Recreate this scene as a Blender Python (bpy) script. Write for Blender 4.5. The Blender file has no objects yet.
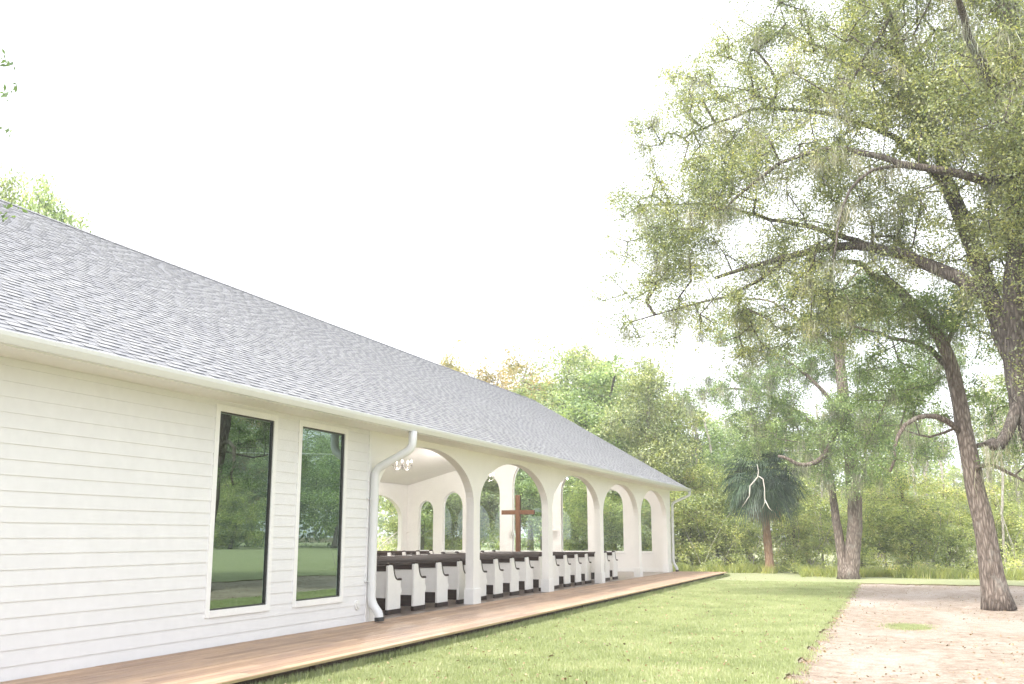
import bpy, bmesh, math, random
import numpy as np
from mathutils import Vector, Matrix

PI = math.pi
TH = math.radians(11.0); AL = math.radians(20.6); FP = 996.0; CH = 1.6
GZ = -0.20          # lawn level, the deck top is z = 0
rng = np.random.default_rng(7)
random.seed(7)
scene = bpy.context.scene
COL = scene.collection

# ------------------------------------------------------------------ helpers
def P(px, py, Y):
    """world point seen in direction (px,py) at distance Y along the building axis"""
    dx, dy = px - 512, 342 - py
    f = FP * math.cos(TH) - dy * math.sin(TH); u = FP * math.sin(TH) + dy * math.cos(TH)
    x = -f * math.sin(AL) + dx * math.cos(AL); y = f * math.cos(AL) + dx * math.sin(AL)
    k = Y / y
    return Vector((x * k, Y, CH + u * k))

def empty(name, loc=(0, 0, 0), label=None, cat=None, group=None, rz=0):
    o = bpy.data.objects.new(name, None); COL.objects.link(o)
    o.location = loc; o.rotation_euler = (0, 0, rz); o.empty_display_size = 0.3
    tag(o, label, cat, group)
    return o

def tag(o, label=None, cat=None, group=None, kind=None):
    if label: o['label'] = label
    if cat: o['category'] = cat
    if group: o['group'] = group
    if kind: o['kind'] = kind
    return o

def copy_tree(o, parent=None):
    c = o.copy(); COL.objects.link(c)
    if parent is not None: c.parent = parent
    for ch in list(o.children): copy_tree(ch, c)
    return c

class MB:
    def __init__(s): s.v = []; s.f = []; s.mi = []; s.uv = None
    def quad(s, a, b, c, d, m=0):
        n = len(s.v); s.v += [tuple(a), tuple(b), tuple(c), tuple(d)]; s.f.append((n, n+1, n+2, n+3)); s.mi.append(m)
    def box(s, x0, x1, y0, y1, z0, z1, m=0):
        n = len(s.v)
        s.v += [(x0,y0,z0),(x1,y0,z0),(x1,y1,z0),(x0,y1,z0),(x0,y0,z1),(x1,y0,z1),(x1,y1,z1),(x0,y1,z1)]
        for q in ((0,3,2,1),(4,5,6,7),(0,1,5,4),(1,2,6,5),(2,3,7,6),(3,0,4,7)):
            s.f.append(tuple(n+i for i in q)); s.mi.append(m)
    def prism(s, pts, axis, a0, a1, m=0):
        """extrude a 2D outline along an axis: axis 0 -> pts are (y,z); 1 -> (x,z); 2 -> (x,y)"""
        def mk(p, a):
            return ((a,p[0],p[1]),(p[0],a,p[1]),(p[0],p[1],a))[axis]
        n = len(s.v); k = len(pts)
        s.v += [mk(p, a0) for p in pts] + [mk(p, a1) for p in pts]
        s.f.append(tuple(range(n, n+k))[::-1]); s.mi.append(m)
        s.f.append(tuple(range(n+k, n+2*k))); s.mi.append(m)
        for i in range(k):
            j = (i+1) % k
            s.f.append((n+i, n+j, n+k+j, n+k+i)); s.mi.append(m)
    def tube(s, pts, rad, sides=10, m=0, cap=True, rough=0.0):
        pts = [Vector(p) for p in pts]
        if not hasattr(rad, '__len__'): rad = [rad]*len(pts)
        n0 = len(s.v); up = None
        for i, p in enumerate(pts):
            t = (pts[min(i+1, len(pts)-1)] - pts[max(i-1, 0)])
            if t.length < 1e-9: t = Vector((0,0,1))
            t.normalize()
            if up is None:
                up = Vector((1,0,0)) if abs(t.x) < .8 else Vector((0,1,0))
            a = (up - t*up.dot(t)).normalized(); b = t.cross(a); up = a
            for k in range(sides):
                w = 2*PI*k/sides; r = rad[i]
                if rough: r *= 1 + rough*(random.random()-.5)
                s.v.append(tuple(p + a*math.cos(w)*r + b*math.sin(w)*r))
        for i in range(len(pts)-1):
            for k in range(sides):
                j = (k+1) % sides
                s.f.append((n0+i*sides+k, n0+i*sides+j, n0+(i+1)*sides+j, n0+(i+1)*sides+k)); s.mi.append(m)
        if cap:
            s.f.append(tuple(n0+k for k in range(sides))[::-1]); s.mi.append(m)
            e = n0+(len(pts)-1)*sides
            s.f.append(tuple(e+k for k in range(sides))); s.mi.append(m)
    def build(s, name, mats, parent=None, smooth=False, bevel=0, loc=None):
        me = bpy.data.meshes.new(name)
        me.from_pydata(s.v, [], s.f)
        if not isinstance(mats, (list, tuple)): mats = [mats]
        for m in mats: me.materials.append(m)
        if len(mats) > 1: me.polygons.foreach_set('material_index', s.mi)
        me.validate(); me.update()
        bm = bmesh.new(); bm.from_mesh(me); bmesh.ops.recalc_face_normals(bm, faces=bm.faces); bm.to_mesh(me); bm.free()
        if smooth: me.polygons.foreach_set('use_smooth', [True]*len(me.polygons))
        o = bpy.data.objects.new(name, me); COL.objects.link(o)
        if parent is not None: o.parent = parent
        if loc: o.location = loc
        if bevel:
            b = o.modifiers.new('bevel', 'BEVEL'); b.width = bevel; b.segments = 2; b.limit_method = 'ANGLE'
        return o

def np_mesh(name, verts, nper, mat, parent=None, tone=None):
    """verts (N*nper,3): N separate faces of nper corners"""
    n = len(verts); nf = n // nper
    me = bpy.data.meshes.new(name)
    me.vertices.add(n); me.vertices.foreach_set('co', np.ascontiguousarray(verts, dtype=np.float32).ravel())
    me.loops.add(n); me.loops.foreach_set('vertex_index', np.arange(n, dtype=np.int32))
    me.polygons.add(nf); me.polygons.foreach_set('loop_start', np.arange(0, n, nper, dtype=np.int32))
    if tone is not None:
        at = me.attributes.new('tone', 'FLOAT', 'FACE'); at.data.foreach_set('value', np.asarray(tone, dtype=np.float32))
    me.materials.append(mat); me.update(calc_edges=True)
    o = bpy.data.objects.new(name, me); COL.objects.link(o)
    if parent is not None: o.parent = parent
    return o

# ------------------------------------------------------------------ materials
class NT:
    def __init__(s, name):
        s.m = bpy.data.materials.new(name); s.m.use_nodes = True; s.t = s.m.node_tree
        s.b = s.t.nodes['Principled BSDF']; s.out = s.t.nodes['Material Output']
    def n(s, typ, **kw):
        x = s.t.nodes.new(typ)
        for k, v in kw.items():
            if k.startswith('i_'):
                key = k[2:]; key = int(key) if key.isdigit() else key.replace('_', ' ')
                x.inputs[key].default_value = v
            else: setattr(x, k, v)
        return x
    def l(s, a, b): s.t.links.new(a, b)
    def ramp(s, fac, stops):
        r = s.n('ShaderNodeValToRGB'); e = r.color_ramp.elements
        while len(e) < len(stops): e.new(0.5)
        for i, (p, c) in enumerate(stops):
            e[i].position = p; e[i].color = (*c, 1) if len(c) == 3 else c
        s.l(fac, r.inputs[0]); return r.outputs[0]
    def coords(s, scale=(1,1,1), kind='Object', rot=(0,0,0)):
        tc = s.n('ShaderNodeTexCoord'); mp = s.n('ShaderNodeMapping')
        mp.inputs['Scale'].default_value = scale; mp.inputs['Rotation'].default_value = rot
        s.l(tc.outputs[kind], mp.inputs[0]); return mp.outputs[0]
    def noise(s, vec, scale, detail=6, rough=.6):
        x = s.n('ShaderNodeTexNoise'); x.inputs['Scale'].default_value = scale
        x.inputs['Detail'].default_value = detail; x.inputs['Roughness'].default_value = rough
        s.l(vec, x.inputs['Vector']); return x.outputs['Fac']
    def bump(s, h, strength=.3, dist=.01, nrm=None):
        b = s.n('ShaderNodeBump'); b.inputs['Strength'].default_value = strength; b.inputs['Distance'].default_value = dist
        s.l(h, b.inputs['Height'])
        if nrm: s.l(nrm, b.inputs['Normal'])
        return b.outputs[0]
    def mix(s, fac, a, b, mode='MIX'):
        x = s.n('ShaderNodeMix', data_type='RGBA', blend_type=mode)
        for sock, v in ((x.inputs[0], fac), (x.inputs[6], a), (x.inputs[7], b)):
            if hasattr(v, 'is_linked') or hasattr(v, 'links'): s.l(v, sock)
            elif isinstance(v, (int, float)): sock.default_value = v
            else: sock.default_value = (*v, 1)
        return x.outputs[2]
    def math(s, op, a, b=0.5):
        x = s.n('ShaderNodeMath', operation=op)
        for sock, v in ((x.inputs[0], a), (x.inputs[1], b)):
            if hasattr(v, 'links'): s.l(v, sock)
            else: sock.default_value = v
        return x.outputs[0]

def painted(name, col, rough=.55, var=.04, bump=.15, scale=6):
    t = NT(name); c = t.coords()
    n = t.noise(c, scale, 8, .65); big = t.noise(c, .5, 3, .5)
    dark = tuple(x*(1-var*2.2) for x in col)
    mixed = t.math('MULTIPLY', n, big)
    t.l(t.ramp(mixed, [(.12, dark), (.42, col)]), t.b.inputs['Base Color'])
    t.b.inputs['Roughness'].default_value = rough
    fine = t.noise(c, 60, 4, .6)
    t.l(t.bump(fine, bump, .002), t.b.inputs['Normal'])
    return t.m

M = {}
M['siding'] = painted('white_siding_paint', (.74,.74,.745), .5)
M['trim'] = painted('white_trim_paint', (.82,.82,.81), .42)
M['stucco'] = painted('white_smooth_panel', (.82,.81,.79), .6, .03, .2, 3)
M['soffit'] = painted('soffit_paint', (.78,.77,.74), .55)
M['ceiling'] = painted('ceiling_paint', (.82,.81,.79), .7)
M['gutter'] = painted('gutter_enamel', (.66,.67,.67), .3, .03, .03)
M['pewwhite'] = painted('pew_white_paint', (.80,.79,.77), .4)
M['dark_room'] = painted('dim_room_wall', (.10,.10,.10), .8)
M['rubber'] = painted('black_rubber', (.02,.02,.02), .6)
M['bronze'] = painted('window_frame_dark', (.03,.03,.028), .4)
M['socket'] = painted('vent_cover_plastic', (.72,.72,.70), .45)

def wood(name, c0, c1, c2, scale=(1,1,1), rough=.5, bump=.25):
    t = NT(name); c = t.coords(scale)
    n = t.noise(c, 3, 9, .65)
    t.l(t.ramp(n, [(.25, c0), (.5, c1), (.75, c2)]), t.b.inputs['Base Color'])
    t.b.inputs['Roughness'].default_value = rough; t.b.inputs['Specular IOR Level'].default_value = .18
    t.l(t.bump(n, bump, .004), t.b.inputs['Normal'])
    return t.m
M['pewdark'] = wood('dark_walnut_stain', (.022,.014,.011), (.035,.023,.018), (.06,.04,.03), (1,14,14), .62)
M['cross'] = wood('cross_brown_wood', (.075,.035,.016), (.12,.058,.028), (.18,.09,.045), (10,10,1.2), .5)

def deck_mat():
    t = NT('pine_deck_boards'); tc = t.n('ShaderNodeTexCoord'); sep = t.n('ShaderNodeSeparateXYZ')
    t.l(tc.outputs['Object'], sep.inputs[0])
    at = t.n('ShaderNodeAttribute', attribute_name='tone')
    c = t.coords((22, 1.2, 22))
    grain = t.noise(c, 1.5, 9, .7)
    base = t.ramp(grain, [(.25, (.30,.195,.125)), (.55, (.44,.305,.205)), (.8, (.55,.405,.29))])
    dirt = t.noise(t.coords((1,.35,1)), 1.6, 8, .7)
    base = t.mix(t.ramp(dirt, [(.42,(0,0,0)),(.68,(1,1,1))]), base, (.29,.205,.16))
    tonec = t.ramp(at.outputs['Fac'], [(0,(.74,.70,.68)),(1,(1.12,1.1,1.08))])
    t.l(t.mix(1.0, base, tonec, 'MULTIPLY'), t.b.inputs['Base Color'])
    vor = t.n('ShaderNodeTexVoronoi'); vor.inputs['Scale'].default_value = 1.0
    t.b.inputs['Roughness'].default_value = .62
    t.l(t.bump(grain, .35, .004), t.b.inputs['Normal'])
    return t.m
M['deck'] = deck_mat()
M['deckedge'] = wood('sawn_pine_edge', (.26,.19,.10), (.34,.26,.15), (.42,.33,.21), (6,1,6), .7)
M['joist'] = wood('treated_joist', (.06,.045,.03), (.1,.075,.05), (.15,.11,.08), (6,6,6), .8)

def floor_mat():
    t = NT('polished_plank_floor'); c = t.coords((6, .8, 1))
    n = t.noise(c, 2.5, 8, .65)
    br = t.n('ShaderNodeTexBrick'); br.inputs['Scale'].default_value = 1.0
    br.inputs['Brick Width'].default_value = 1.2; br.inputs['Row Height'].default_value = .18
    br.inputs['Mortar Size'].default_value = .004
    br.inputs['Color1'].default_value = (.9,.9,.9,1); br.inputs['Color2'].default_value = (.7,.7,.7,1); br.inputs['Mortar'].default_value = (.3,.3,.3,1)
    t.l(t.coords((1,1,1), rot=(0,0,PI/2)), br.inputs['Vector'])
    base = t.ramp(n, [(.25,(.24,.18,.145)),(.55,(.33,.26,.215)),(.8,(.42,.34,.29))])
    t.l(t.mix(1.0, base, br.outputs['Color'], 'MULTIPLY'), t.b.inputs['Base Color'])
    t.b.inputs['Roughness'].default_value = .28
    t.b.inputs['Specular IOR Level'].default_value = .35
    t.l(t.bump(n, .06, .002), t.b.inputs['Normal'])
    return t.m
M['floor'] = floor_mat()

def shingle_mat():
    t = NT('grey_laminated_shingles')
    at = t.n('ShaderNodeAttribute', attribute_name='tone')
    c = t.coords()
    gran = t.noise(c, 90, 4, .7); patch = t.noise(c, 1.1, 4, .6)
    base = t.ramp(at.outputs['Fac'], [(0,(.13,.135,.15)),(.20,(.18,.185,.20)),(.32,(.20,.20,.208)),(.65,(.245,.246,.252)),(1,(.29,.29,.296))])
    g = t.ramp(gran, [(.25,(.75,.75,.76)),(.7,(1.2,1.2,1.2))])
    p = t.ramp(patch, [(.3,(.9,.9,.92)),(.7,(1.06,1.06,1.05))])
    t.l(t.mix(1.0, t.mix(1.0, base, g, 'MULTIPLY'), p, 'MULTIPLY'), t.b.inputs['Base Color'])
    t.b.inputs['Roughness'].default_value = .85
    t.l(t.bump(gran, .4, .003), t.b.inputs['Normal'])
    return t.m
M['shingle'] = shingle_mat()

def glass_mat(name, tint, gloss, rough=0.0):
    t = NT(name); t.t.nodes.remove(t.b)
    tr = t.n('ShaderNodeBsdfTransparent'); tr.inputs[0].default_value = (*tint, 1)
    gl = t.n('ShaderNodeBsdfGlossy'); gl.inputs['Roughness'].default_value = rough; gl.inputs[0].default_value = (*gloss[1], 1)
    lw = t.n('ShaderNodeLayerWeight'); lw.inputs['Blend'].default_value = gloss[2]
    f = t.math('ADD', t.math('MULTIPLY', lw.outputs['Fresnel'], 1.0), gloss[0])
    mx = t.n('ShaderNodeMixShader'); t.l(f, mx.inputs[0]); t.l(tr.outputs[0], mx.inputs[1]); t.l(gl.outputs[0], mx.inputs[2])
    t.l(mx.outputs[0], t.out.inputs[0])
    w = t.noise(t.coords(), .7, 2, .5)
    t.l(t.bump(w, .05, .004), gl.inputs['Normal'])
    return t.m
M['pane_dark'] = glass_mat('tinted_window_glass', (.18,.27,.24), (.32, (.60,.76,.66), .3))
M['pane_clear'] = glass_mat('clear_window_glass', (.90,.96,.94), (.03, (.9,.95,.95), .25))

def ground_mat(name, kind):
    t = NT(name); c = t.coords()
    if kind == 'lawn':
        big = t.noise(c, .25, 5, .6); mid = t.noise(c, 2.2, 8, .7); fine = t.noise(c, 38, 6, .75)
        a = t.ramp(fine, [(.25,(.18,.20,.095)),(.5,(.28,.30,.16)),(.75,(.38,.385,.24))])
        b = t.ramp(fine, [(.25,(.22,.21,.14)),(.7,(.40,.385,.28))])
        f = t.ramp(mid, [(.47,(0,0,0)),(.75,(.75,.75,.75))])
        col = t.mix(f, a, b)
        bb = t.ramp(big, [(.3,(.93,.95,.9)),(.7,(1.08,1.05,1.05))])
        t.l(t.mix(1.0, col, bb, 'MULTIPLY'), t.b.inputs['Base Color'])
        t.l(t.bump(fine, .8, .04), t.b.inputs['Normal'])
    elif kind == 'dirt':
        big = t.noise(t.coords((1,.45,1)), .5, 6, .65); mid = t.noise(c, 4, 8, .72); fine = t.noise(c, 30, 6, .7)
        col = t.ramp(mid, [(.30,(.17,.12,.085)),(.42,(.28,.22,.175)),(.58,(.375,.32,.265)),(.75,(.44,.385,.33))])
        pale = t.ramp(big, [(.47,(0,0,0)),(.62,(.7,.7,.7))])
        col = t.mix(pale, col, (.44,.38,.335))
        fr = t.ramp(fine, [(.3,(.62,.59,.56)),(.62,(1.1,1.1,1.1))])
        t.l(t.mix(1.0, col, fr, 'MULTIPLY'), t.b.inputs['Base Color'])
        h = t.math('ADD', t.math('MULTIPLY', mid, 1.2), t.math('MULTIPLY', fine, .5))
        t.l(t.bump(h, .9, .05), t.b.inputs['Normal'])
    else:
        mid = t.noise(c, 1.5, 8, .7)
        t.l(t.ramp(mid, [(.3,(.10,.075,.045)),(.6,(.16,.14,.07)),(.8,(.14,.18,.06))]), t.b.inputs['Base Color'])
        t.l(t.bump(mid, .8, .05), t.b.inputs['Normal'])
    t.b.inputs['Roughness'].default_value = .95
    t.b.inputs['Specular IOR Level'].default_value = .15
    return t.m
M['lawn'] = ground_mat('lawn_turf', 'lawn'); M['dirt'] = ground_mat('sandy_dirt', 'dirt'); M['soil'] = ground_mat('woodland_soil', 'soil')

def leaf_mat(name, stops, trans=.35, objvar=.0, rough=.55, dapple=True):
    t = NT(name); t.t.nodes.remove(t.b)
    at = t.n('ShaderNodeAttribute', attribute_name='tone')
    col = t.ramp(at.outputs['Fac'], stops)
    clump = t.noise(t.coords(), .55, 3, .6)
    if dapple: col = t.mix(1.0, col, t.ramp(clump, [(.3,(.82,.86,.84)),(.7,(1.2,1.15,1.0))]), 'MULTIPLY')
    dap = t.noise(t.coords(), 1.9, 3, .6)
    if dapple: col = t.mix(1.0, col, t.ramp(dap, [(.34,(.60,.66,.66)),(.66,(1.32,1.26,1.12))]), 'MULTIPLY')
    if objvar:
        oi = t.n('ShaderNodeObjectInfo')
        hs = t.n('ShaderNodeHueSaturation')
        t.l(t.math('ADD', t.math('MULTIPLY', oi.outputs['Random'], objvar*.09), .5-objvar*.055), hs.inputs['Hue'])
        t.l(t.math('ADD', t.math('MULTIPLY', oi.outputs['Random'], objvar*.5), 1-objvar*.2), hs.inputs['Value'])
        t.l(col, hs.inputs['Color']); col = hs.outputs[0]
    d = t.n('ShaderNodeBsdfDiffuse'); tr = t.n('ShaderNodeBsdfTranslucent'); g = t.n('ShaderNodeBsdfGlossy')
    g.inputs['Roughness'].default_value = .45; g.inputs[0].default_value = (.8,.85,.8,1)
    t.l(col, d.inputs[0]); t.l(t.mix(1.0, col, (1.25,1.3,.7), 'MULTIPLY'), tr.inputs[0])
    m1 = t.n('ShaderNodeMixShader'); m1.inputs[0].default_value = trans
    t.l(d.outputs[0], m1.inputs[1]); t.l(tr.outputs[0], m1.inputs[2])
    m2 = t.n('ShaderNodeMixShader'); m2.inputs[0].default_value = .06
    t.l(m1.outputs[0], m2.inputs[1]); t.l(g.outputs[0], m2.inputs[2])
    t.l(m2.outputs[0], t.out.inputs[0])
    return t.m
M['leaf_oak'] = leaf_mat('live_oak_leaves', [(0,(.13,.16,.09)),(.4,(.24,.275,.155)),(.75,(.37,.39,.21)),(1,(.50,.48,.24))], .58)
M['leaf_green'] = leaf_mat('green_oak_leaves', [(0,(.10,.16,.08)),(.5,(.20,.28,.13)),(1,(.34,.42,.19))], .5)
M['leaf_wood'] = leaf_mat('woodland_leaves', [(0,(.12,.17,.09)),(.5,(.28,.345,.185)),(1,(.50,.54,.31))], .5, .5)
M['leaf_yellow'] = leaf_mat('autumn_leaves', [(0,(.22,.22,.09)),(.5,(.38,.32,.14)),(1,(.46,.34,.19))], .45, .25)
M['leaf_shrub'] = leaf_mat('undergrowth_leaves', [(0,(.15,.205,.085)),(.5,(.38,.43,.19)),(.85,(.56,.58,.28)),(1,(.60,.54,.32))], .5)
M['leaf_palm'] = leaf_mat('palm_fronds', [(0,(.022,.048,.028)),(.6,(.055,.10,.055)),(1,(.14,.20,.11))], .15)
M['leaf_dead'] = leaf_mat('dead_fronds', [(0,(.14,.09,.055)),(1,(.36,.25,.17))], .2)
M['moss'] = leaf_mat('spanish_moss', [(0,(.20,.20,.17)),(1,(.36,.35,.31))], .3)
M['grass'] = leaf_mat('grass_blades', [(0,(.20,.235,.10)),(.5,(.315,.355,.17)),(.85,(.42,.44,.25)),(1,(.53,.48,.35))], .35, dapple=False)
M['weeds'] = leaf_mat('tall_weeds', [(0,(.18,.22,.06)),(.5,(.34,.38,.12)),(1,(.5,.45,.22))], .4)

def bark_mat(name, c0, c1, c2, obj=0):
    t = NT(name); c = t.coords((9, 9, 1.8))
    n = t.noise(c, 1.6, 9, .75)
    v = t.n('ShaderNodeTexVoronoi', feature='DISTANCE_TO_EDGE'); v.inputs['Scale'].default_value = 1.7; t.l(c, v.inputs['Vector'])
    lich = t.noise(t.coords(), 2.3, 6, .7)
    h = t.math('ADD', t.math('MULTIPLY', v.outputs['Distance'], 1.2), n)
    col = t.ramp(h, [(.35, c0), (.62, c1), (.95, c2)])
    col = t.mix(t.ramp(lich, [(.55,(0,0,0)),(.68,(.6,.6,.6))]), col, (.27,.26,.23))
    t.l(col, t.b.inputs['Base Color']); t.b.inputs['Roughness'].default_value = .9
    t.l(t.bump(h, 1.0, .05), t.b.inputs['Normal'])
    return t.m
M['bark'] = bark_mat('oak_bark', (.045,.034,.026), (.14,.108,.088), (.29,.24,.205))
M['bark_dark'] = bark_mat('dark_oak_bark', (.025,.02,.017), (.075,.06,.05), (.17,.145,.125))
M['bark_pale'] = bark_mat('pale_bark', (.16,.14,.12), (.33,.30,.26), (.5,.47,.42))
M['bark_palm'] = bark_mat('palm_trunk_bark', (.16,.09,.055), (.30,.185,.12), (.38,.26,.18))
M['deadwood'] = painted('bleached_dead_wood', (.46,.43,.38), .8)

def emis(name, col, s):
    t = NT(name); t.b.inputs['Base Color'].default_value = (*col,1)
    t.b.inputs['Emission Color'].default_value = (*col,1); t.b.inputs['Emission Strength'].default_value = s
    return t.m
M['bulb'] = emis('lit_candle_bulb', (1,.93,.8), 3)
M['brass'] = painted('aged_iron', (.13,.12,.11), .5)
M['cable'] = painted('cable_sheath', (.75,.75,.75), .4)

# ------------------------------------------------------------------ camera, world, sun
cam = bpy.data.cameras.new('camera'); co = bpy.data.objects.new('camera', cam); COL.objects.link(co)
co.location = (0, 0, CH); co.rotation_euler = (PI/2 + TH, 0, AL)
cam.sensor_width = 36; cam.lens = FP/1024*36; cam.clip_start = .05; cam.clip_end = 2000
scene.camera = co
w = bpy.data.worlds.new('World'); scene.world = w; w.use_nodes = True
nt = w.node_tree; bg = nt.nodes['Background']
sky = nt.nodes.new('ShaderNodeTexSky'); sky.sky_type = 'NISHITA'; sky.sun_disc = False
SUN_EL, SUN_AZ = math.radians(50), math.radians(196)     # azimuth clockwise from +Y
sky.sun_elevation = SUN_EL; sky.sun_rotation = SUN_AZ; sky.air_density = 1.0; sky.dust_density = 4.0; sky.ozone_density = .3
hs = nt.nodes.new('ShaderNodeHueSaturation'); hs.inputs['Saturation'].default_value = .12
nt.links.new(sky.outputs[0], hs.inputs['Color'])
mxw = nt.nodes.new('ShaderNodeMix'); mxw.data_type = 'RGBA'; mxw.inputs[0].default_value = .55   # overcast layer
nt.links.new(hs.outputs[0], mxw.inputs[6]); mxw.inputs[7].default_value = (9.0, 9.35, 10.3, 1)
nt.links.new(mxw.outputs[2], bg.inputs[0]); bg.inputs[1].default_value = .10
sl = bpy.data.lights.new('sun', 'SUN'); so = bpy.data.objects.new('sun', sl); COL.objects.link(so)
sl.energy = 2.3; sl.angle = math.radians(12); sl.color = (1, .96, .9)
d = Vector((math.sin(SUN_AZ)*math.cos(SUN_EL), math.cos(SUN_AZ)*math.cos(SUN_EL), math.sin(SUN_EL)))
so.rotation_euler = d.to_track_quat('Z', 'Y').to_euler(); so.location = (20, -20, 30)
scene.view_settings.view_transform = 'Standard'; scene.view_settings.look = 'None'
scene.view_settings.gamma = 1; scene.view_settings.use_curve_mapping = False
scene.view_settings.exposure = 1.82
scene.cycles.diffuse_bounces = 8; scene.cycles.max_bounces = 16; scene.cycles.transparent_max_bounces = 24
scene.render.engine = 'CYCLES'

# ------------------------------------------------------------------ setting: ground
def grid_sheet(name, x0, x1, y0, y1, n, z, mat, amp=0):
    mb = MB(); nx, ny = n
    for j in range(ny+1):
        for i in range(nx+1):
            mb.v.append((x0+(x1-x0)*i/nx, y0+(y1-y0)*j/ny, z + amp*(random.random()-.5)))
    for j in range(ny):
        for i in range(nx):
            a = j*(nx+1)+i; mb.f.append((a, a+1, a+nx+2, a+nx+1)); mb.mi.append(0)
    o = mb.build(name, mat, smooth=True); tag(o, kind='structure'); return o
grid_sheet('ground', -700, 700, -400, 1000, (14, 14), GZ-.075, M['soil'])
# sandy track, with shallow ruts
mb = MB(); NX, NY = 50, 380; x0, x1, y0, y1 = -1.75, 6.2, -30, 46
from mathutils import noise as mn
def dirt_h(x, y):
    h = .022*mn.noise(Vector((x*.7, y*.45, 3))) + .014*mn.noise(Vector((x*3.1, y*3.1, 9)))
    h += .03*max(0, mn.noise(Vector((x*1.3, y*.5, 21))))
    return GZ - .035 + h
for j in range(NY+1):
    for i in range(NX+1):
        x = x0+(x1-x0)*i/NX; y = y0+(y1-y0)*j/NY
        mb.v.append((x, y, dirt_h(x, y)))
for j in range(NY):
    for i in range(NX):
        a = j*(NX+1)+i; mb.f.append((a, a+1, a+NX+2, a+NX+1)); mb.mi.append(0)
tag(mb.build('dirt_road', M['dirt'], smooth=True), kind='structure')
# lawn: one raised turf sheet that surrounds the track
def wob(y, s, a=.09): return a*mn.noise(Vector((y*1.1, s, 0))) + a*.55*mn.noise(Vector((y*4.7, s, 5))) + .03*mn.noise(Vector((y*13, s, 7)))
pts = [(-90, -60), (-1.42, -60)]
y = -29.9
while y < 41: pts.append((-1.42 + wob(y, 1), y)); y += .12
x = -1.3
while x < 5.4: pts.append((x, 41.6 + wob(x, 2, .5))); x += .15
y = 41
while y > -29.9: pts.append((5.5 + wob(y, 3, .35), y)); y -= .2
pts += [(5.5, -60), (240, -60), (240, 240), (-90, 240)]
bm = bmesh.new(); vs = [bm.verts.new((p[0], p[1], GZ)) for p in pts]
f = bm.faces.new(vs); 
r = bmesh.ops.extrude_face_region(bm, geom=[f])
for v in [g for g in r['geom'] if isinstance(g, bmesh.types.BMVert)]: v.co.z = GZ-.07
bmesh.ops.triangulate(bm, faces=[q for q in bm.faces if len(q.verts) > 4]); bmesh.ops.recalc_face_normals(bm, faces=bm.faces)
me = bpy.data.meshes.new('lawn'); bm.to_mesh(me); bm.free()
me.materials.append(M['lawn']); me.materials.append(M['soil'])
me.polygons.foreach_set('material_index', [0 if abs(p.normal.z) > .5 else 1 for p in me.polygons])
o = bpy.data.objects.new('lawn', me); COL.objects.link(o); tag(o, kind='structure')

# grass blades
def blades(name, xy, h, wd, mat, z=GZ, lean=.5):
    n = len(xy); a = rng.uniform(0, 2*PI, n); hh = h*rng.uniform(.5, 1.3, n); ww = wd*rng.uniform(.7, 1.3, n)
    la = rng.uniform(0, 2*PI, n); lx = np.cos(la)*hh*lean*rng.random(n); ly = np.sin(la)*hh*lean*rng.random(n)
    base = np.column_stack([xy, np.full(n, z-.005)])
    dx = np.column_stack([np.cos(a)*ww, np.sin(a)*ww, np.zeros(n)])
    tip = base + np.column_stack([lx, ly, hh])
    V = np.stack([base-dx, base+dx, tip], 1).reshape(-1, 3)
    cl = np.array([mn.noise(Vector((p[0]*.9, p[1]*.9, 0)))*.35 + mn.noise(Vector((p[0]*4, p[1]*4, 3)))*.25 for p in xy])
    tone = np.clip(rng.beta(2, 3, n)*.9 + cl + .1, 0, 1)
    return np_mesh(name, V, 3, mat, None, tone)
def field(n, x0, x1, y0, y1, near):
    # more blades where they show larger
    u = rng.random(n); yy = y0*np.power(y1/y0, u) if near else rng.uniform(y0, y1, n)
    xx = rng.uniform(x0, x1, n); return np.column_stack([xx, yy])
xy = field(330000, -7.3, -1.40, 8.5, 42, True)
m_ = np.array([p[0] < -1.44 + wob(p[1], 1) for p in xy]); xy = xy[m_]
xe_y = 8.5*np.power(42/8.5, rng.random(9000)); xe_x = -1.42 + np.abs(rng.normal(0, .13, 9000)) - .05
xek = np.array([mn.noise(Vector((b*1.7, a*3, 40))) > -.05 for a, b in zip(xe_x, xe_y)]); xy = np.concatenate([xy, np.column_stack([xe_x, xe_y])[xek]])
tag(blades('grass', xy, .05, .006, M['grass']), 'short pale green lawn grass between the deck and the sandy track', 'grass', kind='stuff')
ed_y = rng.uniform(8.5, 47, 26000); ed_x = -7.2 - np.abs(rng.normal(0, .07, 26000)) + .14
tag(blades('tall_grass', np.column_stack([ed_x, ed_y]), .11, .006, M['grass']), 'longer uncut grass along the shadowed edge of the wooden deck', 'grass', kind='stuff')
# crumbs, twigs and dead leaves on the track
n = 6500; cx = rng.uniform(-1.6, 5.6, n); cy = 9*np.power(42/9, rng.random(n))
edge = rng.random(n) < .28; cx[edge] = -1.42 + np.abs(rng.normal(.02, .12, edge.sum()))
keep = np.array([mn.noise(Vector((a*.8, b*.5, 2))) + .25*random.random() > .02 or e for a, b, e in zip(cx, cy, edge)])
cx, cy = cx[keep], cy[keep]; n = len(cx)
ctr = np.column_stack([cx, cy, np.array([dirt_h(a, b) for a, b in zip(cx, cy)])+.012])
a = rng.uniform(0, 2*PI, n); s = rng.uniform(.008, .028, n)
e1 = np.column_stack([np.cos(a)*s, np.sin(a)*s, rng.normal(0, .25, n)*s]); e2 = np.column_stack([-np.sin(a)*s*.55, np.cos(a)*s*.55, rng.normal(0, .35, n)*s])
V = np.stack([ctr-e1, ctr-e2, ctr+e1, ctr+e2], 1).reshape(-1, 3)
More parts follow.
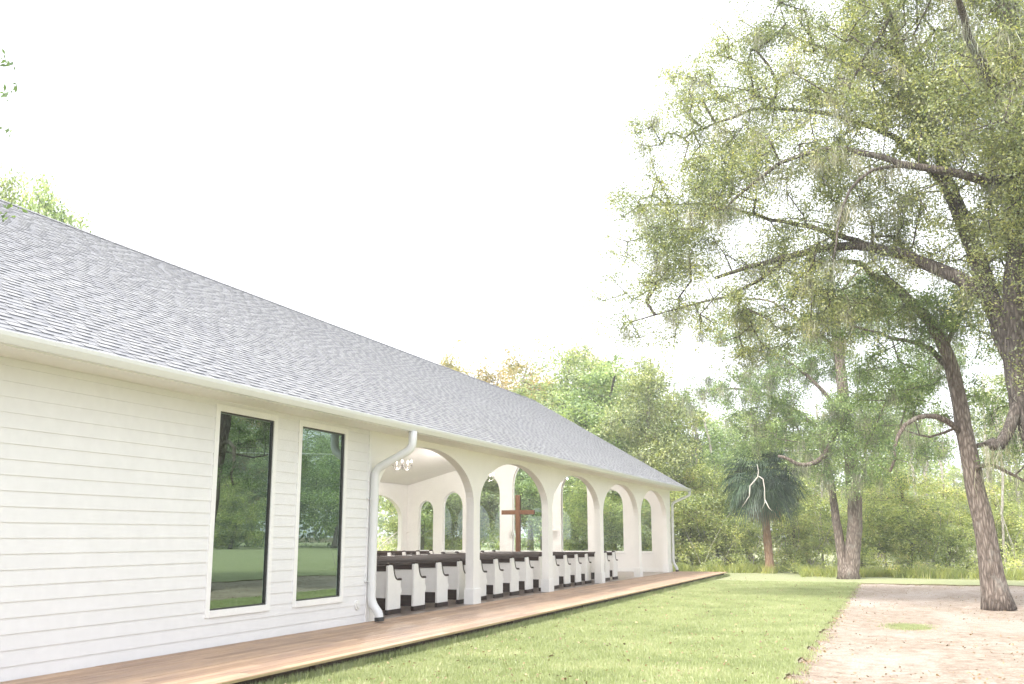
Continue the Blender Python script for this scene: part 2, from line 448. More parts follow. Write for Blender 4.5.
tag(np_mesh('leaf_litter', V, 4, M['leaf_dead'], None, rng.random(n)), 'brown dead leaves and crumbs scattered over the sandy track', 'leaf litter', kind='stuff')
# a few fallen leaves on the lawn
nl_ = 1500; lx_ = rng.uniform(-7, -1.45, nl_); ly_ = 9*np.power(44/9, rng.random(nl_))
ctr = np.column_stack([lx_, ly_, np.full(nl_, GZ+.045)]); a = rng.uniform(0, 2*PI, nl_); s_l = rng.uniform(.012, .03, nl_)
e1 = np.column_stack([np.cos(a)*s_l, np.sin(a)*s_l, rng.normal(0, .3, nl_)*s_l]); e2 = np.column_stack([-np.sin(a)*s_l*.5, np.cos(a)*s_l*.5, rng.normal(0, .4, nl_)*s_l])
tag(np_mesh('fallen_leaves', np.stack([ctr-e1, ctr-e2, ctr+e1, ctr+e2], 1).reshape(-1, 3), 4, M['leaf_dead'], None, rng.random(nl_)), 'brown fallen leaves lying in the lawn grass', 'leaf litter', kind='stuff')
# sparse seedling grass on the track
q_ = rng.uniform(0, 1, (14000, 2)); sx = -1.3 + q_[:,0]*6.6; sy = 9.5*np.power(40/9.5, q_[:,1])
sk = np.array([mn.noise(Vector((a*.9, b*.55, 60))) > .34 for a, b in zip(sx, sy)])
tag(blades('seedling_grass', np.column_stack([sx, sy])[sk], .022, .004, M['grass'], GZ-.03), 'sparse seedling grass scattered over the sandy track', 'grass', kind='stuff')
# one tuft of turf on the track
c0 = P(909, 620, 1); q = P(909, 620, 22.6)
tp = np.column_stack([rng.normal(q.x, .20, 5200), rng.normal(q.y, .32, 5200)])
o = blades('grass_tuft', tp, .035, .007, M['grass'], GZ-.03); tag(o, 'small low grass patch alone in the middle of the sandy track', 'grass tuft')

# ------------------------------------------------------------------ the chapel
WX, FX, CXX = -9.45, -22.85, -16.15       # near wall, far wall, ridge axis
Y0, YA, YE = -8.0, 17.33, 45.65          # back end, start of the arcade, altar end
EAVX, EAVZ, RZ = -8.70, 3.735, 8.14
chapel = empty('chapel', (CXX, 18, 0), 'white clapboard chapel with grey shingle roof and open arched arcade', 'chapel')
def part(mb, name, mat, parent=chapel, **kw):
    par = parent; o = mb.build(name, mat, None, **kw)
    o.parent = par
    # parts keep world coordinates in their mesh; a sub-part's parent already stands at the origin
    if par.type == 'EMPTY': o.matrix_parent_inverse = Matrix.Translation(-world_loc(par))
    return o
def world_loc(p):
    v = Vector(p.location)
    while p.parent:
        p = p.parent; v += Vector(p.location)
    return v
# windows in the siding wall
WINS = [(12.53, 13.97, .52, 3.46), (14.82, 16.28, .52, 3.46)]
TW = .10
# wall core with openings
mb = MB(); y = Y0
xs0, xs1 = WX-.16, WX-.012
for (a, b, c, d_) in WINS:
    mb.box(xs0, xs1, y, a, -.02, 3.62); mb.box(xs0, xs1, a, b, -.02, c); mb.box(xs0, xs1, a, b, d_, 3.62); y = b
mb.box(xs0, xs1, y, YA-.10, -.02, 3.62)
mb.box(FX+.16, FX, Y0, YA, -.02, 3.62)
mb.box(FX+.16, xs0, Y0, Y0+.15, -.02, 3.62)
mb.box(FX+.16, xs0, 11.0, 11.15, 0.02, 4.1)
mb.box(FX+.16, xs0-.002, YA-.25, YA-.1, 0.02, 4.1)
part(mb, 'wall', M['siding'])
# clapboards
mb = MB(); EX = .178
def clap(y0, y1, za, zb, z0):
    off = lambda z: .004 + .013*(1-(z-z0)/EX)
    xa, xb = WX-.012+off(za), WX-.012+off(zb)
    mb.quad((xa,y0,za),(xa,y1,za),(xb,y1,zb),(xb,y0,zb))
    mb.quad((xa,y0,za),(WX-.02,y0,za),(WX-.02,y1,za),(xa,y1,za))
z = .16
zs = [-.03]
while zs[-1] < 3.62: zs.append(zs[-1]+EX)
for z0 in zs[:-1]:
    z1 = min(z0+EX, 3.62)
    cuts = [(a-TW, b+TW, c-TW, d_+TW) for a, b, c, d_ in WINS]
    y = Y0
    for (a, b, c, d_) in cuts:
        clap(y, a, z0, z1, z0)
        if z0 < c: clap(a, b, z0, min(z1, c), z0)
        if z1 > d_: clap(a, b, max(z0, d_), z1, z0)
        y = b
    clap(y, YA-.10, z0, z1, z0)
part(mb, 'clapboard_siding', M['siding'])

mb = MB(); mb.box(WX-.25, WX+.014, YA-.10, YA, -.03, 3.62); part(mb, 'corner_trim', M['trim'], bevel=.004)
for (a, b, c, d_) in WINS:
    mb = MB(); x0_, x1_ = WX-.05, WX+.018
    mb.box(x0_, x1_, a-TW, a, c-TW, d_+TW); mb.box(x0_, x1_, b, b+TW, c-TW, d_+TW)
    mb.box(x0_, x1_, a, b, d_, d_+TW); mb.box(x0_, x1_+.012, a, b, c-TW, c)
    fr = part(mb, 'window_frame', M['trim'], bevel=.003)
    mb = MB(); g = .022
    mb.box(WX-.045, WX-.004, a, a+g, c, d_); mb.box(WX-.045, WX-.004, b-g, b, c, d_)
    mb.box(WX-.045, WX-.004, a+g, b-g, d_-g, d_); mb.box(WX-.045, WX-.004, a+g, b-g, c, c+g)
    part(mb, 'sash', M['bronze'], fr)
    mb = MB(); mb.prism([(WX-.018, a+g), (WX-.010, a+g), (WX-.030, b-g), (WX-.038, b-g)], 2, c+g, d_-g); part(mb, 'pane', M['pane_dark'], fr)
    mb = MB()
    for i in range(7): mb.tube([(WX-.30+.02*math.sin(i*1.9), b-.50+i*.055, .1), (WX-.29+.02*math.cos(i*2.3), b-.50+i*.055, 3.5)], .034, 8)
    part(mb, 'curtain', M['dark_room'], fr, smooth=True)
# round hose / vent cover low on the siding
mb = MB(); vc = Vector((WX, 16.93, .33))
ring = [(vc.y+.095*math.cos(k*PI/12), vc.z+.095*math.sin(k*PI/12)) for k in range(24)]
mb.prism(ring, 0, WX-.01, WX+.02)
ring = [(vc.y+.05*math.cos(k*PI/12), vc.z+.06*math.sin(k*PI/12)) for k in range(24)]
mb.prism(ring, 0, WX+.02, WX+.035)
part(mb, 'vent_cover', M['socket'], bevel=.004)
# room floor / slab
mb = MB(); mb.box(FX+.02, WX-.03, Y0+.02, YE-.02, -.25, -.012); part(mb, 'floor_slab', M['floor'])
# arcade walls with elliptical arches
CW, CT = .40, .20; SP, AZ = 2.38, 3.50; TOPZ = 3.62
def right_edge(k): return YA + 5.65*k - (.07 if k else 0)
OPEN = []
for k in range(5):
    a = right_edge(k) + (.30 if k == 0 else 0); b = right_edge(k+1)-CW
    if k == 4: b = 44.80
    OPEN.append((a, b))
def arch_wall(mb, xa, xb, opens, ya, yb, z0, ztop, spring, apex, sill=None, axis=0, n=28):
    """wall slab between xa,xb with arched openings along the other axis"""
    y = ya
    def slab(pts): mb.prism(pts, axis, xa, xb)
    for i, (a, b) in enumerate(opens):
        sp = spring[i] if hasattr(spring, '__len__') else spring
        ap = apex[i] if hasattr(apex, '__len__') else apex
        slab([(y, z0), (a, z0), (a, ztop), (y, ztop)])
        if sill is not None: slab([(a, z0), (b, z0), (b, sill), (a, sill)])
        c, r = (a+b)/2, (b-a)/2
        arc = [(c - r*math.cos(PI*k/n), sp + (ap-sp)*math.sin(PI*k/n)) for k in range(n+1)]
        for k in range(n):
            p, q = arc[k], arc[k+1]
            m = [(p[0], p[1]), (q[0], q[1]), (q[0], ztop), (p[0], ztop)]
            # only front/back/soffit faces, no internal ones
            def mk(u, t): return (t, u[0], u[1]) if axis == 0 else (u[0], t, u[1])
            mb.quad(mk(m[0],xa), mk(m[1],xa), mk(m[2],xa), mk(m[3],xa)); mb.quad(mk(m[0],xb), mk(m[3],xb), mk(m[2],xb), mk(m[1],xb))
            mb.quad(mk(m[0],xa), mk(m[0],xb), mk(m[1],xb), mk(m[1],xa))
            mb.quad(mk(m[3],xa), mk(m[2],xa), mk(m[2],xb), mk(m[3],xb))
        y = b
    slab([(y, z0), (yb, z0), (yb, ztop), (y, ztop)])
def weld_build(mb, name, mat, parent=chapel, norm=True):
    o = part(mb, name, mat, parent); return o
mb = MB(); arch_wall(mb, WX-CT, WX, OPEN, YA, YE, -.02, TOPZ, SP, AZ); weld_build(mb, 'arcade_wall', M['stucco'])
mb = MB(); arch_wall(mb, FX, FX+CT, OPEN, YA, YE, -.02, TOPZ, SP, AZ); weld_build(mb, 'arcade_wall', M['stucco'])
# upper inner walls up to the vaulted ceiling
mb = MB(); mb.box(WX-CT+.002, WX-.05, YA, YE-.25, TOPZ, 4.12); mb.box(FX+.05, FX+CT-.002, YA, YE-.25, TOPZ, 4.12)
part(mb, 'upper_wall', M['stucco'])
# pier plinths
for X0, X1 in ((WX-CT, WX), (FX, FX+CT)):
    spans = [(right_edge(k)-CW-.03, right_edge(k)+.03) for k in range(1, 5)] + [(YA+.003, OPEN[0][0]+.03), (OPEN[4][1]-.03, YE+.03)]
    for ya_, yb_ in spans:
        mb = MB(); mb.box(X0-.03, X1+.03, ya_, yb_, -.01, .36); part(mb, 'pier_plinth', M['trim'], bevel=.012)
# altar end wall, seven graduated arched windows
hw = [(5.08,5.88,3.32), (3.5,4.56,3.72), (1.55,2.85,4.50)]
wins = [(CXX-b, CXX-a, t) for a, b, t in hw] + [(CXX-.90, CXX+.90, 5.2)] + [(CXX+a, CXX+b, t) for a, b, t in hw[::-1]]
mb = MB(); n = 26; SIL = .86
def ceil_z(x): return 4.02 + .262*(6.70-abs(x-CXX))
xprev = FX+CT
tips = []
def endwall_col(xa, xb, za, zb_a, zb_b):
    mb.prism([(xa, za), (xb, za), (xb, zb_b), (xa, zb_a)], 1, YE-.24, YE-.001)
def span(xa, xb, za):
    if xa < CXX < xb: span(xa, CXX, za); span(CXX, xb, za); return
    endwall_col(xa, xb, za, ceil_z(xa)+.12, ceil_z(xb)+.12)
for (a, b, t) in wins:
    span(xprev, a, -.02); r = (b-a)/2; c = (a+b)/2; sp = t - r*1.45
    mb.box(a, b, YE-.24, YE-.001, -.02, SIL)
    for k in range(n):
        p = (c - r*math.cos(PI*k/n), sp + (t-sp)*math.sin(PI*k/n)); q = (c - r*math.cos(PI*(k+1)/n), sp + (t-sp)*math.sin(PI*(k+1)/n))
        endq = [(p[0], p[1]), (q[0], q[1]), (q[0], ceil_z(q[0])+.12), (p[0], ceil_z(p[0])+.12)]
        ya, yb = YE-.24, YE-.001
        mb.quad(*[(u[0], ya, u[1]) for u in endq]); mb.quad(*[(u[0], yb, u[1]) for u in endq[::-1]])
        mb.quad((p[0],ya,p[1]), (p[0],yb,p[1]), (q[0],yb,q[1]), (q[0],ya,q[1]))
    xprev = b
span(xprev, WX-CT, -.02)
part(mb, 'altar_wall', M['stucco'])
for i, (a, b, t) in enumerate(wins):
    r = (b-a)/2; c = (a+b)/2; sp = t - r*1.45
    def outline(g):
        pts = [(a+g, SIL+g), (b-g, SIL+g)]
        return pts + [(c + (r-g)*math.cos(PI*k/20), sp + (t-sp-g)*math.sin(PI*k/20)) for k in range(21)]
    o1, o2 = outline(0.004), outline(.045); m1 = MB()
    for k in range(len(o1)):
        j = (k+1) % len(o1)
        for ya, s_ in ((YE-.10, 1), (YE-.06, -1)):
            m1.quad((o1[k][0],ya,o1[k][1]), (o1[j][0],ya,o1[j][1]), (o2[j][0],ya,o2[j][1]), (o2[k][0],ya,o2[k][1]))
        m1.quad((o2[k][0],YE-.10,o2[k][1]), (o2[j][0],YE-.10,o2[j][1]), (o2[j][0],YE-.06,o2[j][1]), (o2[k][0],YE-.06,o2[k][1]))
    af = part(m1, 'arched_window', M['trim'])
    m1 = MB(); m1.prism(outline(.04), 1, YE-.084, YE-.078); part(m1, 'pane', M['pane_clear'], af)
    m1 = MB(); m1.box(a-.05, b+.05, YE-.30, YE-.242, SIL-.05, SIL-.005); part(m1, 'sill', M['trim'], af, bevel=.004)
mb = MB()
# baseboard on the end wall, gable infill outside
mb.box(FX+CT+.03, WX-CT-.03, YE-.262, YE-.242, -.01, .16); part(mb, 'baseboard', M['trim'])
mb = MB(); mb.prism([(FX, TOPZ+.002), (FX+CT, TOPZ+.002), (FX+CT, 4.0), (CXX, 5.80), (WX-CT, 4.0), (WX-CT, TOPZ+.002), (WX, TOPZ+.002), (WX, 4.08), (CXX, 8.0), (FX, 4.08)], 1, YE+.002, YE+.06); part(mb, 'gable_wall', M['siding'])
mb = MB(); mb.prism([(FX, TOPZ+.002), (WX, TOPZ+.002), (WX, 4.08), (CXX, 8.0), (FX, 4.08)], 1, Y0-.06, Y0-.002); part(mb, 'gable_wall', M['siding'])
# ceiling
mb = MB()
for s_ in (-1, 1):
    xe = CXX + s_*6.45
    p = [(CXX, ceil_z(CXX)), (xe, ceil_z(xe)), (xe, ceil_z(xe)+.05), (CXX, ceil_z(CXX)+.05)]
    mb.prism(p, 1, YA-.25, YE-.241)
part(mb, 'vaulted_ceiling', M['ceiling'])
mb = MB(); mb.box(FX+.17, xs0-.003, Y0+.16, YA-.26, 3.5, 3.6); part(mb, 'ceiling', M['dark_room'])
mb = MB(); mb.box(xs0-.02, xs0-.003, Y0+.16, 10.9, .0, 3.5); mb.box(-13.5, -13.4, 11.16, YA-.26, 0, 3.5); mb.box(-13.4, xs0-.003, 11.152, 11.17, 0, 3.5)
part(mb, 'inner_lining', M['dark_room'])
# roof: deck panels, courses of shingles, ridge, soffit, fascia, gutter
RY0, RY1 = Y0-.5, YE+.62
slope = (RZ-EAVZ)/(abs(CXX-EAVX)); ang = math.atan(slope); SL = math.hypot(RZ-EAVZ, CXX-EAVX)
roof_mb = MB()
th = .12
for s_ in (1, -1):
    xe = CXX + s_*abs(CXX-EAVX)
    roof_mb.prism([(CXX, RZ-.01), (xe, EAVZ-.01), (xe, EAVZ-th), (CXX, RZ-th)], 1, RY0, RY1)
roof = part(roof_mb, 'roof', M['soffit'])
EXP = .142; V = []; tone = []
ux, uz = math.cos(ang), math.sin(ang)
for s_ in (1, -1):
    def pt(sv, y, h):   # sv = distance up from the eave
        return (CXX + s_*(abs(CXX-EAVX) + .03 - sv*ux + h*uz), y, EAVZ - .02 + sv*uz + h*ux)
    ncourse = int(SL/EXP)+1
    for c in range(ncourse):
        s0 = c*EXP; s1 = min((c+1)*EXP+.02, SL+.03)
        y = RY0-.03; raised = False; base_t = .0
        while y < RY1+.03:
            if s_ == 1:
                L = random.uniform(.16, .34) if raised else random.uniform(.12, .30)
            else: L = 1.0
            y2 = min(y+L, RY1+.03)
            h0 = .016 if raised else .009; h1 = .003
            tn = random.uniform(.42, .95) if raised else random.uniform(.30, .72)
            if raised or s_ == -1:
                V += [pt(s0,y,h0), pt(s0,y2,h0), pt(s1,y2,h1), pt(s1,y,h1)]; tone.append(tn)
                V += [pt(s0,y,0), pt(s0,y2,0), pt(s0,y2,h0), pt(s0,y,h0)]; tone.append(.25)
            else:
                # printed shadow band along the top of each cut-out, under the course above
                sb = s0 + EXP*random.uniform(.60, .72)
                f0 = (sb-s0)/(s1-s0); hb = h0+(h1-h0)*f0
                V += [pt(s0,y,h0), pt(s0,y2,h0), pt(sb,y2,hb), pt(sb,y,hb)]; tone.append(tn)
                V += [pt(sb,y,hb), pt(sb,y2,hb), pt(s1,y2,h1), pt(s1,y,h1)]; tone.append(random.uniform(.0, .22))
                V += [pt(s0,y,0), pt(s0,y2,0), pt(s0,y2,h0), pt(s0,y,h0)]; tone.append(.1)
            y = y2; raised = not raised
V = np.array(V)
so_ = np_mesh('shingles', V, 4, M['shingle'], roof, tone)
mb = MB(); y = RY0-.02; V = []; tone = []
while y < RY1:
    y2 = min(y+.2, RY1+.03)
    for s_ in (1, -1):
        a_ = (CXX, y, RZ+.028); b_ = (CXX, y2+.03, RZ+.018)
        c_ = (CXX+s_*.15*ux, y2+.03, RZ+.018-.15*uz-.002); d2 = (CXX+s_*.15*ux, y, RZ+.030-.15*uz)
        V += [a_, b_, c_, d2]; tone.append(random.uniform(.3, .8))
        V += [(CXX, y, RZ+.005), a_, d2, (CXX+s_*.15*ux, y, RZ-.15*uz)]; tone.append(.1)
    y = y2
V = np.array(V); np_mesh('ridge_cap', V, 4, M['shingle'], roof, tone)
# soffits, rake boards, fascia
mb = MB(); mb.box(WX+.002, EAVX-.03, RY0+.05, RY1-.03, 3.62, 3.635); mb.box(FX-.72, FX-.002, RY0+.05, RY1-.03, 3.62, 3.635)
part(mb, 'soffit', M['soffit'])
mb = MB(); mb.box(EAVX-.028, EAVX-.006, RY0, RY1, 3.585, EAVZ-.02); mb.box(2*CXX-EAVX+.006, 2*CXX-EAVX+.028, RY0, RY1, 3.585, EAVZ-.02)
for yy in (RY0-.025, RY1+.002):
    for s_ in (1, -1):
        xe = CXX + s_*abs(CXX-EAVX)
        mb.prism([(CXX, RZ-.012), (xe, EAVZ-.012), (xe, EAVZ-.19), (CXX, RZ-.19)], 1, yy, yy+.022)
part(mb, 'fascia_board', M['trim'])
# gutters (K profile, hollow)
def gutter_part(sgn):
    prof = [(0,.0),(0,.125),(.005,.125),(.005,.006),(.075,.006),(.095,.035),(.120,.075),(.128,.115),(.112,.118),(.112,.126),(.134,.126),(.136,.112),(.128,.072),(.102,.03),(.080,.0)]
    X = EAVX-.004 if sgn > 0 else 2*CXX-EAVX+.004
    mb = MB(); mb.prism([(X + sgn*p[0], 3.595+p[1]) for p in prof], 1, RY0+.02, RY1-.02)
    for yy in (RY0+.015, RY1-.02):
        mb.prism([(X, 3.595), (X+sgn*.08, 3.595), (X+sgn*.128, 3.67), (X+sgn*.13, 3.715), (X, 3.715)], 1, yy, yy+.005)
    mb2 = MB(); mb2.box(min(X, X+sgn*.05)-.03, max(X, X+sgn*.05), RY0, RY1, EAVZ-.012, EAVZ-.008)
    return part(mb, 'gutter', M['gutter'], bevel=.002), part(mb2, 'drip_edge', M['trim'])
gutter_part(1); gutter_part(-1)
# downspouts
def bend(pts, rb=.16, n=6):
    out = [Vector(pts[0])]
    for i in range(1, len(pts)-1):
        a, b, c = Vector(pts[i-1]), Vector(pts[i]), Vector(pts[i+1])
        d1 = (a-b).normalized(); d2 = (c-b).normalized()
        r1 = min(rb, (a-b).length*.45, (c-b).length*.45)
        p0, p2 = b+d1*r1, b+d2*r1
        for k in range(n+1):
            t = k/n; out.append(p0*(1-t)**2 + b*2*t*(1-t) + p2*t*t)
    out.append(Vector(pts[-1])); return out
def downspout(pts, r=.072):
    mb = MB(); q = bend(pts); mb.tube(q, r, 16)
    # collars where the lengths join
    o = part(mb, 'downspout', M['gutter'], smooth=True)
    e = Vector(pts[-1]); dd = (Vector(pts[-1])-Vector(pts[-2])).normalized()
    m2 = MB(); m2.tube([e-dd*.06, e+dd*.015], r+.008, 16); part(m2, 'boot', M['rubber'], o, smooth=False)
    m3 = MB()
    for zz in (.75, 2.3):
        y_ = pts[3][1]
        m3.tube([(WX+.085, y_, zz-.018), (WX+.085, y_, zz+.018)], r+.007, 16)
        m3.box(WX+.0, WX+.03, y_-r-.05, y_+r+.05, zz-.018, zz+.018)
    part(m3, 'strap', M['gutter'], o)
downspout([(EAVX+.065, 17.48, 3.60), (EAVX+.065, 17.48, 3.26), (WX+.095, 17.32, 2.86), (WX+.095, 17.30, .36), (WX+.27, 17.29, .15), (WX+.28, 17.29, .03)], .082)
downspout([(EAVX+.065, 46.15, 3.60), (EAVX+.065, 46.15, 3.42), (WX+.12, 45.55, 3.05), (WX+.10, 45.52, .42), (WX+.26, 45.50, .15), (WX+.27, 45.50, .03)], .06)

# ------------------------------------------------------------------ deck
deck = empty('wooden_deck', (-8.3, 20, 0), 'pinkish brown plank deck running along the whole chapel wall', 'deck')
V = []; tone = []
dl = world_loc(deck)
bw, gp = .140, .006; nb = 16; DX0 = WX+.02
def deck_board(x0, x1, y0, y1, z=0.0):
    z0 = z-.036
    c = [(x0,y0),(x1,y0),(x1,y1),(x0,y1)]; tn = random.random()
    top = [(p[0],p[1],z) for p in c]; bot = [(p[0],p[1],z0) for p in c]
    global V, tone
    fs = [top, bot[::-1]] + [[bot[i], bot[(i+1)%4], top[(i+1)%4], top[i]] for i in range(4)]
    for f_ in fs: V += f_; tone.append(tn)
for i in range(nb):
    x0_ = DX0 + i*(bw+gp); x1_ = x0_+bw
    y = Y0 - random.random()*3
    while y < YE+.7:
        y2 = min(y+4.87, YE+.75 + random.uniform(-.01,.02)); deck_board(x0_, x1_, y, y2-.004, random.uniform(-.003, 0)); y = y2
DX1 = DX0 + nb*(bw+gp)
V = np.array(V)-np.array(dl); np_mesh('boards', V, 4, M['deck'], deck, tone)
def dpart(mb, name, mat): 
    o = mb.build(name, mat, None); o.parent = deck; o.matrix_parent_inverse = Matrix.Translation(-dl); return o
mb = MB(); mb.box(DX1-.002, DX1+.012, Y0, YE+.75, -.036, -.006); dpart(mb, 'edge_strip', M['deckedge'])
mb = MB(); mb.box(DX1-.26, DX1-.22, Y0, YE+.7, -.17, -.037)
mb.box(DX0+.05, DX0+.09, Y0, YE+.7, -.19, -.037); mb.box(DX0+.05, DX1-.262, YE+.66, YE+.7, -.19, -.037)
dpart(mb, 'beam', M['joist'])
y = Y0+.2; jm = MB()
while y < YE+.6:
    jm.box(DX0+.095, DX1-.262, y, y+.04, -.17, -.037); y += .61
dpart(jm, 'joists', M['joist'])
y = 9.4
while y < YE+.6:
    mb = MB(); mb.box(DX1-.20, DX1-.10, y, y+.10, -.24, -.037); dpart(mb, 'post', M['joist']); y += 2.44

# ------------------------------------------------------------------ pews
def bez(p0, p1, p2, p3, n=8):
    return [tuple(((1-t)**3*a + 3*(1-t)**2*t*b + 3*(1-t)*t*t*c + t**3*d_) for a, b, c, d_ in zip(p0, p1, p2, p3)) for t in [k/n for k in range(n+1)]]
PL = 4.9; PD = .54
def pew():
    root = empty('pew', (0, 0, 0), 'x', 'pew')
    # local: x from -PL/2..PL/2, y 0 (back) .. PD (front, faces +Y)
    curve = bez((.17, 1.02), (.22, .93), (.22, .80), (.30, .735)) + bez((.30, .735), (.36, .69), (.44, .70), (.47, .70))[1:]
    side = [(0, .10), (0, .985), (.02, 1.02)] + curve + [(.50, .685), (.50, .56), (.515, .54), (.545, .50), (.545, .44), (.515, .40), (.50, .38), (.50, .10)]
    for s_ in (-1, 1):
        xa, xb = (s_*PL/2, s_*(PL/2-.055))
        xa, xb = min(xa, xb), max(xa, xb)
        mb = MB(); mb.prism(side, 0, xa, xb); e = mb.build('pew_end', M['pewwhite'], root, bevel=.006)
        mb = MB(); mb.box(xa-.006, xb+.006, -.006, .512, 0, .10); mb.build('base_block', M['pewdark'], e)
        cap = [(-.015, 1.0), (.015, 1.035), (.17, 1.035)] ; mb = MB()
        line = [(.0, 1.025), (.06, 1.05), (.155, 1.04)] + curve[1:] + [(.505, .715), (.515, .69)]
        xm = (xa+xb)/2
        prev = None; hwid = .036; th_ = .017
        up = []; dn = []
        for i, p in enumerate(line):
            a_ = line[max(i-1, 0)]; b_ = line[min(i+1, len(line)-1)]
            t = Vector((b_[0]-a_[0], b_[1]-a_[1])).normalized(); nn = Vector((-t.y, t.x))
            up.append((p[0]+nn.x*th_*1.3, p[1]+nn.y*th_*1.3)); dn.append((p[0]-nn.x*th_*.5, p[1]-nn.y*th_*.5))
        for i in range(len(line)-1):
            for (A, B) in ((up, dn),):
                mb.quad((xm-hwid, *A[i]), (xm+hwid, *A[i]), (xm+hwid, *A[i+1]), (xm-hwid, *A[i+1]))
                mb.quad((xm-hwid, *B[i]), (xm-hwid, *B[i+1]), (xm+hwid, *B[i+1]), (xm+hwid, *B[i]))
                for sx in (-1, 1): mb.quad((xm+sx*hwid, *A[i]), (xm+sx*hwid, *A[i+1]), (xm+sx*hwid, *B[i+1]), (xm+sx*hwid, *B[i]))
        for (A, i) in ((0, 0), (0, -1)):
            mb.quad((xm-hwid, *up[i]), (xm+hwid, *up[i]), (xm+hwid, *dn[i]), (xm-hwid, *dn[i]))
        mb.build('arm_cap', M['pewdark'], e)
    xi = PL/2-.057
    mb = MB(); mb.prism([(.035, .34), (.055, .34), (.045, .91), (.02, .91)], 0, -xi, xi); mb.build('back_panel', M['pewwhite'], root)
    mb = MB(); mb.prism([(.005, .895), (.055, .895), (.06, .94), (.055, 1.005), (.03, 1.02), (-.005, 1.005), (-.005, .90)], 0, -xi, xi); mb.build('top_rail', M['pewdark'], root, bevel=.005)
    mb = MB(); mb.prism([(.06, .40), (.48, .43), (.515, .42), (.515, .385), (.06, .355)], 0, -xi, xi); mb.build('seat', M['pewdark'], root, bevel=.006)
    mb = MB(); mb.box(-xi, xi, .03, .06, .10, .338); mb.build('kick_board', M['pewdark'], root)
    return root
ordn = ['first','second','third','fourth','fifth','sixth','seventh','eighth','ninth','tenth','eleventh','twelfth','thirteenth','fourteenth','fifteenth','sixteenth','seventeenth']
proto = pew(); k = 0
for blk, xc in (('near', -9.88-PL/2), ('far', -17.45-PL/2)):
    for i in range(17):
        o = proto if k == 0 else copy_tree(proto); k += 1
        o.scale = (1, 1.16, .985); o.location = (xc + random.uniform(-.01,.01), 18.99 + 1.209*(i-1), -.012); o.rotation_euler.z = random.uniform(-.004, .004)
        rank = 16 - i
        row = ordn[rank] + ' from the cross'
        side = 'in the block by the lawn' if blk == 'near' else 'in the block across the aisle'
        tag(o, f'white pew with dark rail, {row}, {side}', 'pew', 'white pews with dark rails')

# ------------------------------------------------------------------ cross
cp = Vector((-16.05, 43.5, 0)); cr = empty('cross', (cp.x, cp.y, -.012), 'tall brown wooden cross standing before the middle arched window', 'cross')
mb = MB(); mb.box(-.11, .11, -.07, .07, 0, 3.44); mb.build('upright', M['cross'], cr, bevel=.008)
mb = MB(); mb.box(-.80, -.112, -.06, .06, 2.56, 2.76); mb.box(.112, .80, -.06, .06, 2.56, 2.76); mb.build('crossbar', M['cross'], cr, bevel=.008)
mb = MB(); mb.box(-.35, .35, -.30, .30, 0, .12); mb.build('base', M['cross'], cr, bevel=.01)

# ------------------------------------------------------------------ chandeliers
def chandelier():
    r = empty('chandelier', (0,0,0), 'x', 'chandelier')
    mb = MB(); mb.tube([(0,0,.05),(0,0,.28),(0,0,1.75)], [.012,.008,.008], 8); mb.tube([(0,0,-.14),(0,0,-.10),(0,0,0),(0,0,.08),(0,0,.2)], [.006,.03,.045,.03,.015], 10)
    mb.build('stem', M['brass'], r)
    for k in range(5):
        a = k*2*PI/5+.15; c, s_ = math.cos(a), math.sin(a)
        prof = bez((.03, -.02), (.18, -.28), (.36, -.2), (.40, -.02), 8)
        mb = MB(); mb.tube([(p[0]*c, p[0]*s_, p[1]) for p in prof], .011, 6)
        mb.tube([(.40*c, .40*s_, -.02), (.40*c, .40*s_, .0)], [.035,.045], 10)
        mb.tube([(.40*c, .40*s_, .0), (.40*c, .40*s_, .09)], .014, 8); ar = mb.build('arm', M['brass'], r)
        mb = MB(); mb.tube([(.40*c, .40*s_, .09), (.40*c, .40*s_, .125), (.40*c, .40*s_, .16), (.40*c, .40*s_, .20)], [.012,.03,.022,.002], 8); mb.build('bulb', M['bulb'], ar, smooth=True)
    return r
ch0 = chandelier()
for i, (yy, lb) in enumerate(((24.0, 'small lit candle chandelier hanging over the rear pews'), (31.9, 'small lit candle chandelier seen through the arch beside the downspout'), (39.8, 'small lit candle chandelier hanging nearest the cross'))):
    ch = ch0 if i == 0 else copy_tree(ch0)
    ch.location = (CXX, yy, 4.05); ch.scale = (.85, .85, .9); tag(ch, lb, 'chandelier', 'candle chandeliers')
    if i: continue
    L_ = bpy.data.lights.new('chandelier_light', 'POINT'); L_.energy = 250; L_.color = (1, .955, .91); L_.shadow_soft_size = .04
    lo = bpy.data.objects.new('chandelier_light', L_); COL.objects.link(lo); lo.parent = ch; lo.location = (0, 0, .62)

# ------------------------------------------------------------------ trees
def curve_pts(pts, jit=0., step=.5):
    """smooth a polyline (Catmull-Rom)"""
    p = [Vector(q) for q in pts]
    if len(p) < 3: return p
    p = [p[0]*2-p[1]] + p + [p[-1]*2-p[-2]]; out = []
    for i in range(1, len(p)-2):
        L = (p[i+1]-p[i]).length; n = max(2, int(L/step))
        for k in range(n):
            t = k/n
            q = .5*((2*p[i]) + (-p[i-1]+p[i+1])*t + (2*p[i-1]-5*p[i]+4*p[i+1]-p[i+2])*t*t + (-p[i-1]+3*p[i]-3*p[i+1]+p[i+2])*t**3)
            if jit and k: q = q + Vector((random.gauss(0,jit), random.gauss(0,jit), random.gauss(0,jit)))
            out.append(q)
    out.append(p[-2]); return out

